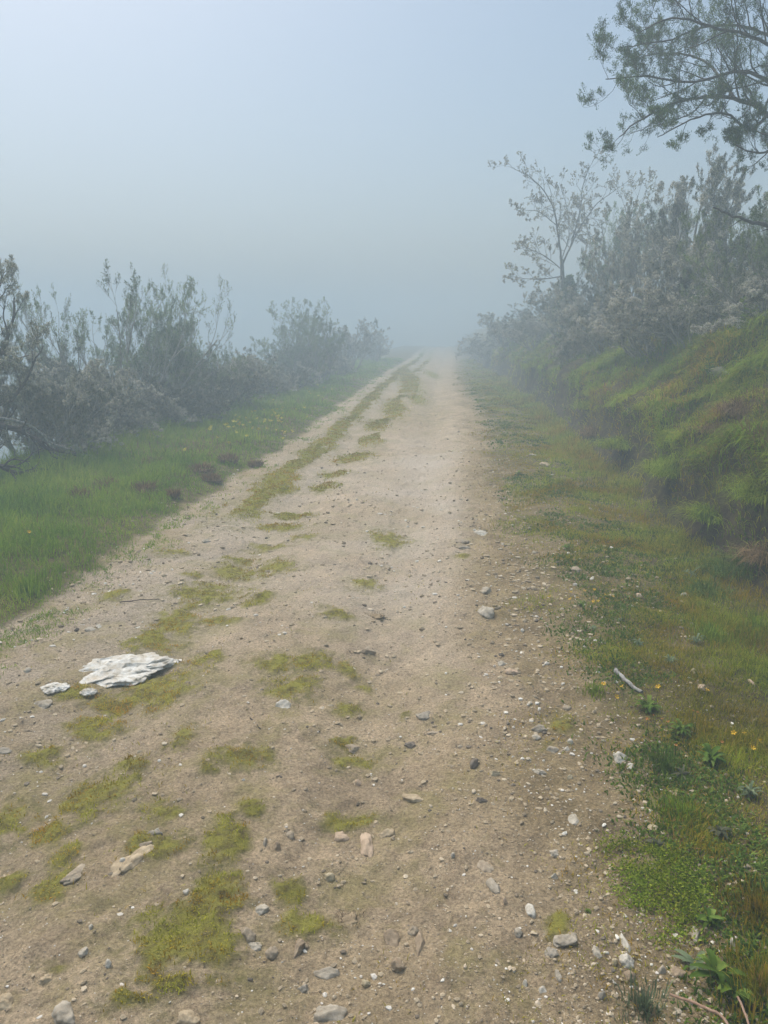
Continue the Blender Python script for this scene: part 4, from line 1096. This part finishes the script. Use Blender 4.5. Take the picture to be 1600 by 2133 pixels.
for k, (px, py, n, L, W, m, lab, rise, fl) in enumerate([
 (1490, 2045, 12, .10, .024, 'weed', 'largest leafy rosette with long pointed leaves at the bottom right', .5, None),
 (1450, 2010, 8, .08, .022, 'glaucous', 'bluish leafed weed left of the largest rosette', .4, None),
 (1530, 2080, 14, .08, .03, 'weed', 'round leafed weed at the lower right below the rosette', .5, None),
 (1475, 1925, 10, .075, .018, 'weed', 'narrow leafed weed right of the slate with a pale edge', .4, None),
 (1500, 1740, 14, .055, .016, 'purple', 'dull purple leafed weed at the upper right of the clover patch', .4, None),
 (1370, 1765, 10, .05, .022, 'purple', 'small purple leafed weed at the top of the clover patch', .3, None),
 (1560, 1660, 18, .07, .012, 'glaucous', 'grey green upright weed at the right edge near bare soil', .8, None),
 (1210, 1262, 14, .05, .012, 'weed', 'low creeping plant with a dozen yellow flowers on the verge', .4, (12, .20, .02, .05, .0105, 'yellow')),
 (1350, 1480, 26, .085, .026, 'weed', 'dark leafy plant with yellow flowers at the end of the stick', .5, (5, .22, .04, .08, .011, 'yellow')),
 (1420, 1530, 26, .08, .020, 'weed', 'bushy weed with small orange buds right of the stick', .6, (9, .2, .05, .10, .006, 'orange')),
 (1480, 1590, 26, .085, .024, 'weed', 'leafy weed clump nearest the bare reddish soil', .6, None),
 (1420, 1620, 18, .06, .010, 'purple', 'dark greyish weed at the lower end of the weed clumps', .4, None),
 (1560, 1570, 12, .05, .014, 'weed', 'little weed with a few yellow flowers near the right edge', .4, (4, .10, .04, .07, .010, 'yellow')),
 (1290, 1295, 12, .045, .010, 'glaucous', 'silvery weed below the dozen yellow flowers, left one', .5, None),
 (1235, 1312, 12, .045, .010, 'glaucous', 'silvery weed nearest the bare track edge', .4, None),
 (1330, 1345, 14, .06, .012, 'glaucous', 'silvery green weed in the middle of the verge', .5, None),
 (1395, 1380, 14, .06, .012, 'glaucous', 'pale star shaped weed left of the cream stone', .4, None),
 (1450, 1340, 14, .07, .014, 'glaucous', 'silvery weed in front of the soft bright grass tuft', .7, None),
 (1440, 1205, 10, .10, .02, 'glaucous', 'long pale leafed weed at the foot of the bank', .7, None),
 (1180, 1145, 12, .08, .016, 'weed', 'green weed alone on the verge farther up', .4, None),
 (1080, 990, 12, .10, .022, 'weed', 'leafy patch weed near the right track edge, far up', .3, None),
 (1400, 1150, 3, .05, .014, 'weed', 'tiny plant with one yellow flower below the bank', .4, (1, .02, .05, .06, .011, 'yellow')),
 (1225, 1900, 10, .018, .005, 'fern', 'tiny star shaped yellow green plant on the gravel', .3, None),
]): rosette(px, py, n, L, W, M[m], lab, k + 70, rise=rise, flowers=fl, group=G1)

# clover patch
def clover():
    x, y, z, t = pick(1375, 1840); rng = np.random.default_rng(77); n = 9000
    a = rng.uniform(0, math.tau, n); r = np.sqrt(rng.random(n)) * (1 + .25 * np.sin(3 * a + 1))
    dx = np.cos(a) * r * .15 + rng.normal(0, .03, n); dy = np.sin(a) * r * .20 + rng.normal(0, .03, n); zz = H(x + dx, y + dy) - z
    kk = rng.random(n) < .15 + .85 * sm(fbm((x + dx) * 11, (y + dy) * 11, 3, 111), -.25, .15)
    P = np.stack([dx, dy, zz + rng.uniform(.002, .022, n)], 1)[kk]; n = len(P)
    D = np.stack([rng.normal(0, 1, n), rng.normal(0, 1, n), rng.uniform(.1, .9, n)], 1); D /= np.linalg.norm(D, axis=1)[:, None]
    me = leafmesh('clover_patch', (P, D, rng.uniform(.006, .014, n), rng.uniform(.003, .006, n), rng), M['tussock'])
    o = link('clover_patch', me, None, (x, y, z)); tag(o, 'bright green clover patch beside the gravel at the lower right', 'clover')
clover()

# yellow meadow flowers on the left verge
def meadow(px, py, cnt, sx, sy, h0, h1, r, label, seed, matk='yellowpale'):
    x, y, z, t = pick(px, py)
    root = empty('meadow_flowers', (x, y, z), label, 'wildflowers', 'yellow wildflowers on the left verge')
    flower_children(root, x, y, z, random.Random(seed), cnt, sx, h0, h1, r, matk, sy)
meadow(515, 925, 44, .55, 1.3, .20, .36, .024, 'dense patch of yellow meadow flowers on the left verge', 5)
meadow(590, 890, 16, .4, 1.2, .20, .34, .023, 'looser yellow flowers right behind the dense patch', 6)
meadow(665, 830, 8, .5, 2.0, .18, .30, .024, 'few yellow flowers farther up the left verge', 7)
meadow(60, 1145, 1, .02, .02, .12, .13, .013, 'single yellow flower in the grass at the left edge', 8, 'yellow')

# ferns / herb stalks on the bank crest
def stalk(px, py, h, seed, label, mat='fern', dt=0):
    x, y, z, t = pick(px, py); rng = np.random.default_rng(seed)
    T = Tubes(); top = np.array([rng.normal(0, .06), rng.normal(0, .06), h])
    pts = [tuple(top * u + np.array([0, 0, -.02 if u == 0 else 0])) for u in (0, .35, .7, 1)]
    T.add(pts, [.004, .0035, .003, .002], 4)
    root = empty('tall_herb', (x, y, z), label, 'herb', 'tall herbs on the bank')
    link('stem', T.mesh('stem', M['weedstem']), root)
    n = 46; u = rng.uniform(.25, 1, n); P = top[None] * u[:, None]; a = rng.uniform(0, math.tau, n)
    D = np.stack([np.cos(a), np.sin(a), rng.uniform(-.1, .7, n)], 1); D /= np.linalg.norm(D, axis=1)[:, None]
    link('leaves', leafmesh('leaves', (P, D, rng.uniform(.04, .11, n) * (1.2 - .7 * u), rng.uniform(.010, .022, n), rng), M[mat]), root)
for k, (px, py, h, lab) in enumerate([
 (1478, 800, .35, 'tall herb left of the white rock on the bank'), (1555, 700, .42, 'tall herb at the right below the lichened branch'),
 (1500, 700, .30, 'yellow green herb under the thin dark branch'), (1335, 680, .40, 'tall herb on the bank crest by the broad heath'),
 (1445, 650, .42, 'tall herb left of the lichened branch on the crest'), (1590, 760, .35, 'herb at the right edge high on the bank'),
 (1445, 760, .25, 'short yellow green herb up on the bank'), (1400, 740, .28, 'pale herb in the middle of the grassy bank'),
 (1540, 780, .25, 'small herb right of the white rock on the bank'), (1590, 590, .45, 'tall herb at the right edge on the crest')]):
    stalk(px, py, h, k + 40, lab)

# soil clods turned up in the left verge
def clod(px, py, w, h, label, seed, tuft=True):
    if not tuft: h = h * .5
    x, y, z, t = pick(px, py); s = w * t / F / 2
    root = empty('soil_clod', (x, y, z), label, 'soil clod', 'soil clods turned up in the verge grass')
    me = rock_mesh(seed, s, s * .9, max(h * t / F * .55, .02 if tuft else .012), M['clod'] if tuft else M['mud'], .45, 20, 0, ico(4)); link('soil', me, root)
    rng = np.random.default_rng(seed); n = 260 if tuft else 40
    a = rng.uniform(0, math.tau, n); r = s * np.sqrt(rng.random(n)) * .95
    P = np.stack([np.cos(a) * r, np.sin(a) * r, h * t / F * .6 * np.sqrt(np.clip(1 - (r / s) ** 2, 0, 1))], 1)
    V, f4, f3 = blades5(P, a, rng.uniform(.03, .10, n) * (1 if tuft else .35), np.full(n, .007 if tuft else .002), rng.uniform(.4, 1.0, n), rng)
    link('roots', mesh_np('roots', V, f4, f3, M['dry'], {'tint': np.repeat(rng.random(n) * .7, 5)}), root)
for k, (px, py, w, h, lab) in enumerate([
 (475, 965, 44, 20, 'tall dark soil clod nearest the track in the left verge'), (533, 973, 30, 10, 'small dark clod at the very edge of the track'),
 (420, 985, 60, 18, 'broad crumbly clod left of the tall dark one'), (322, 968, 44, 12, 'flat dark clod behind the others in the left verge'),
 (302, 1028, 52, 24, 'dark grassy clod, right one of the nearer pair'), (225, 1018, 50, 20, 'dark clod, left one of the nearer pair'),
 (168, 1040, 44, 22, 'brown rooty clod nearest the left edge of the view'), (362, 1036, 24, 10, 'small clod right of the nearer pair'),
 (440, 1002, 40, 12, 'low crumb of soil in front of the broad clod')]): clod(px, py, w, h, lab, k + 1)
for k, (px, py, w, h, lab) in enumerate([
 (780, 1285, 50, 12, 'crumbled dark earth heap with straw in mid track'), (730, 1920, 60, 14, 'rough dark mud lump above the brown blocks')]):
    clod(px, py, w, h*.6, lab, k + 21, False)

# ------------------------------------------------------------------ mist
def haze():
    x0, x1, y0, y1, z0, z1 = -190, 190, -40, 400, -27, 7.2
    V = [(x, y, z) for z in (z0, z1) for y in (y0, y1) for x in (x0, x1)]
    Fs = [(0, 2, 3, 1), (4, 5, 7, 6), (0, 1, 5, 4), (2, 6, 7, 3), (0, 4, 6, 2), (1, 3, 7, 5)]
    m, n, l = nmat('haze'); v = n.new('ShaderNodeVolumePrincipled'); o = n.new('ShaderNodeOutputMaterial')
    v.inputs['Density'].default_value = .030; v.inputs['Color'].default_value = (.58, .71, .80, 1); v.inputs['Anisotropy'].default_value = .1
    l.new(v.outputs[0], o.inputs['Volume'])
    ob = link('haze', mesh_np('haze', V, Fs, None, m)); tag(ob, kind='stuff')
haze()
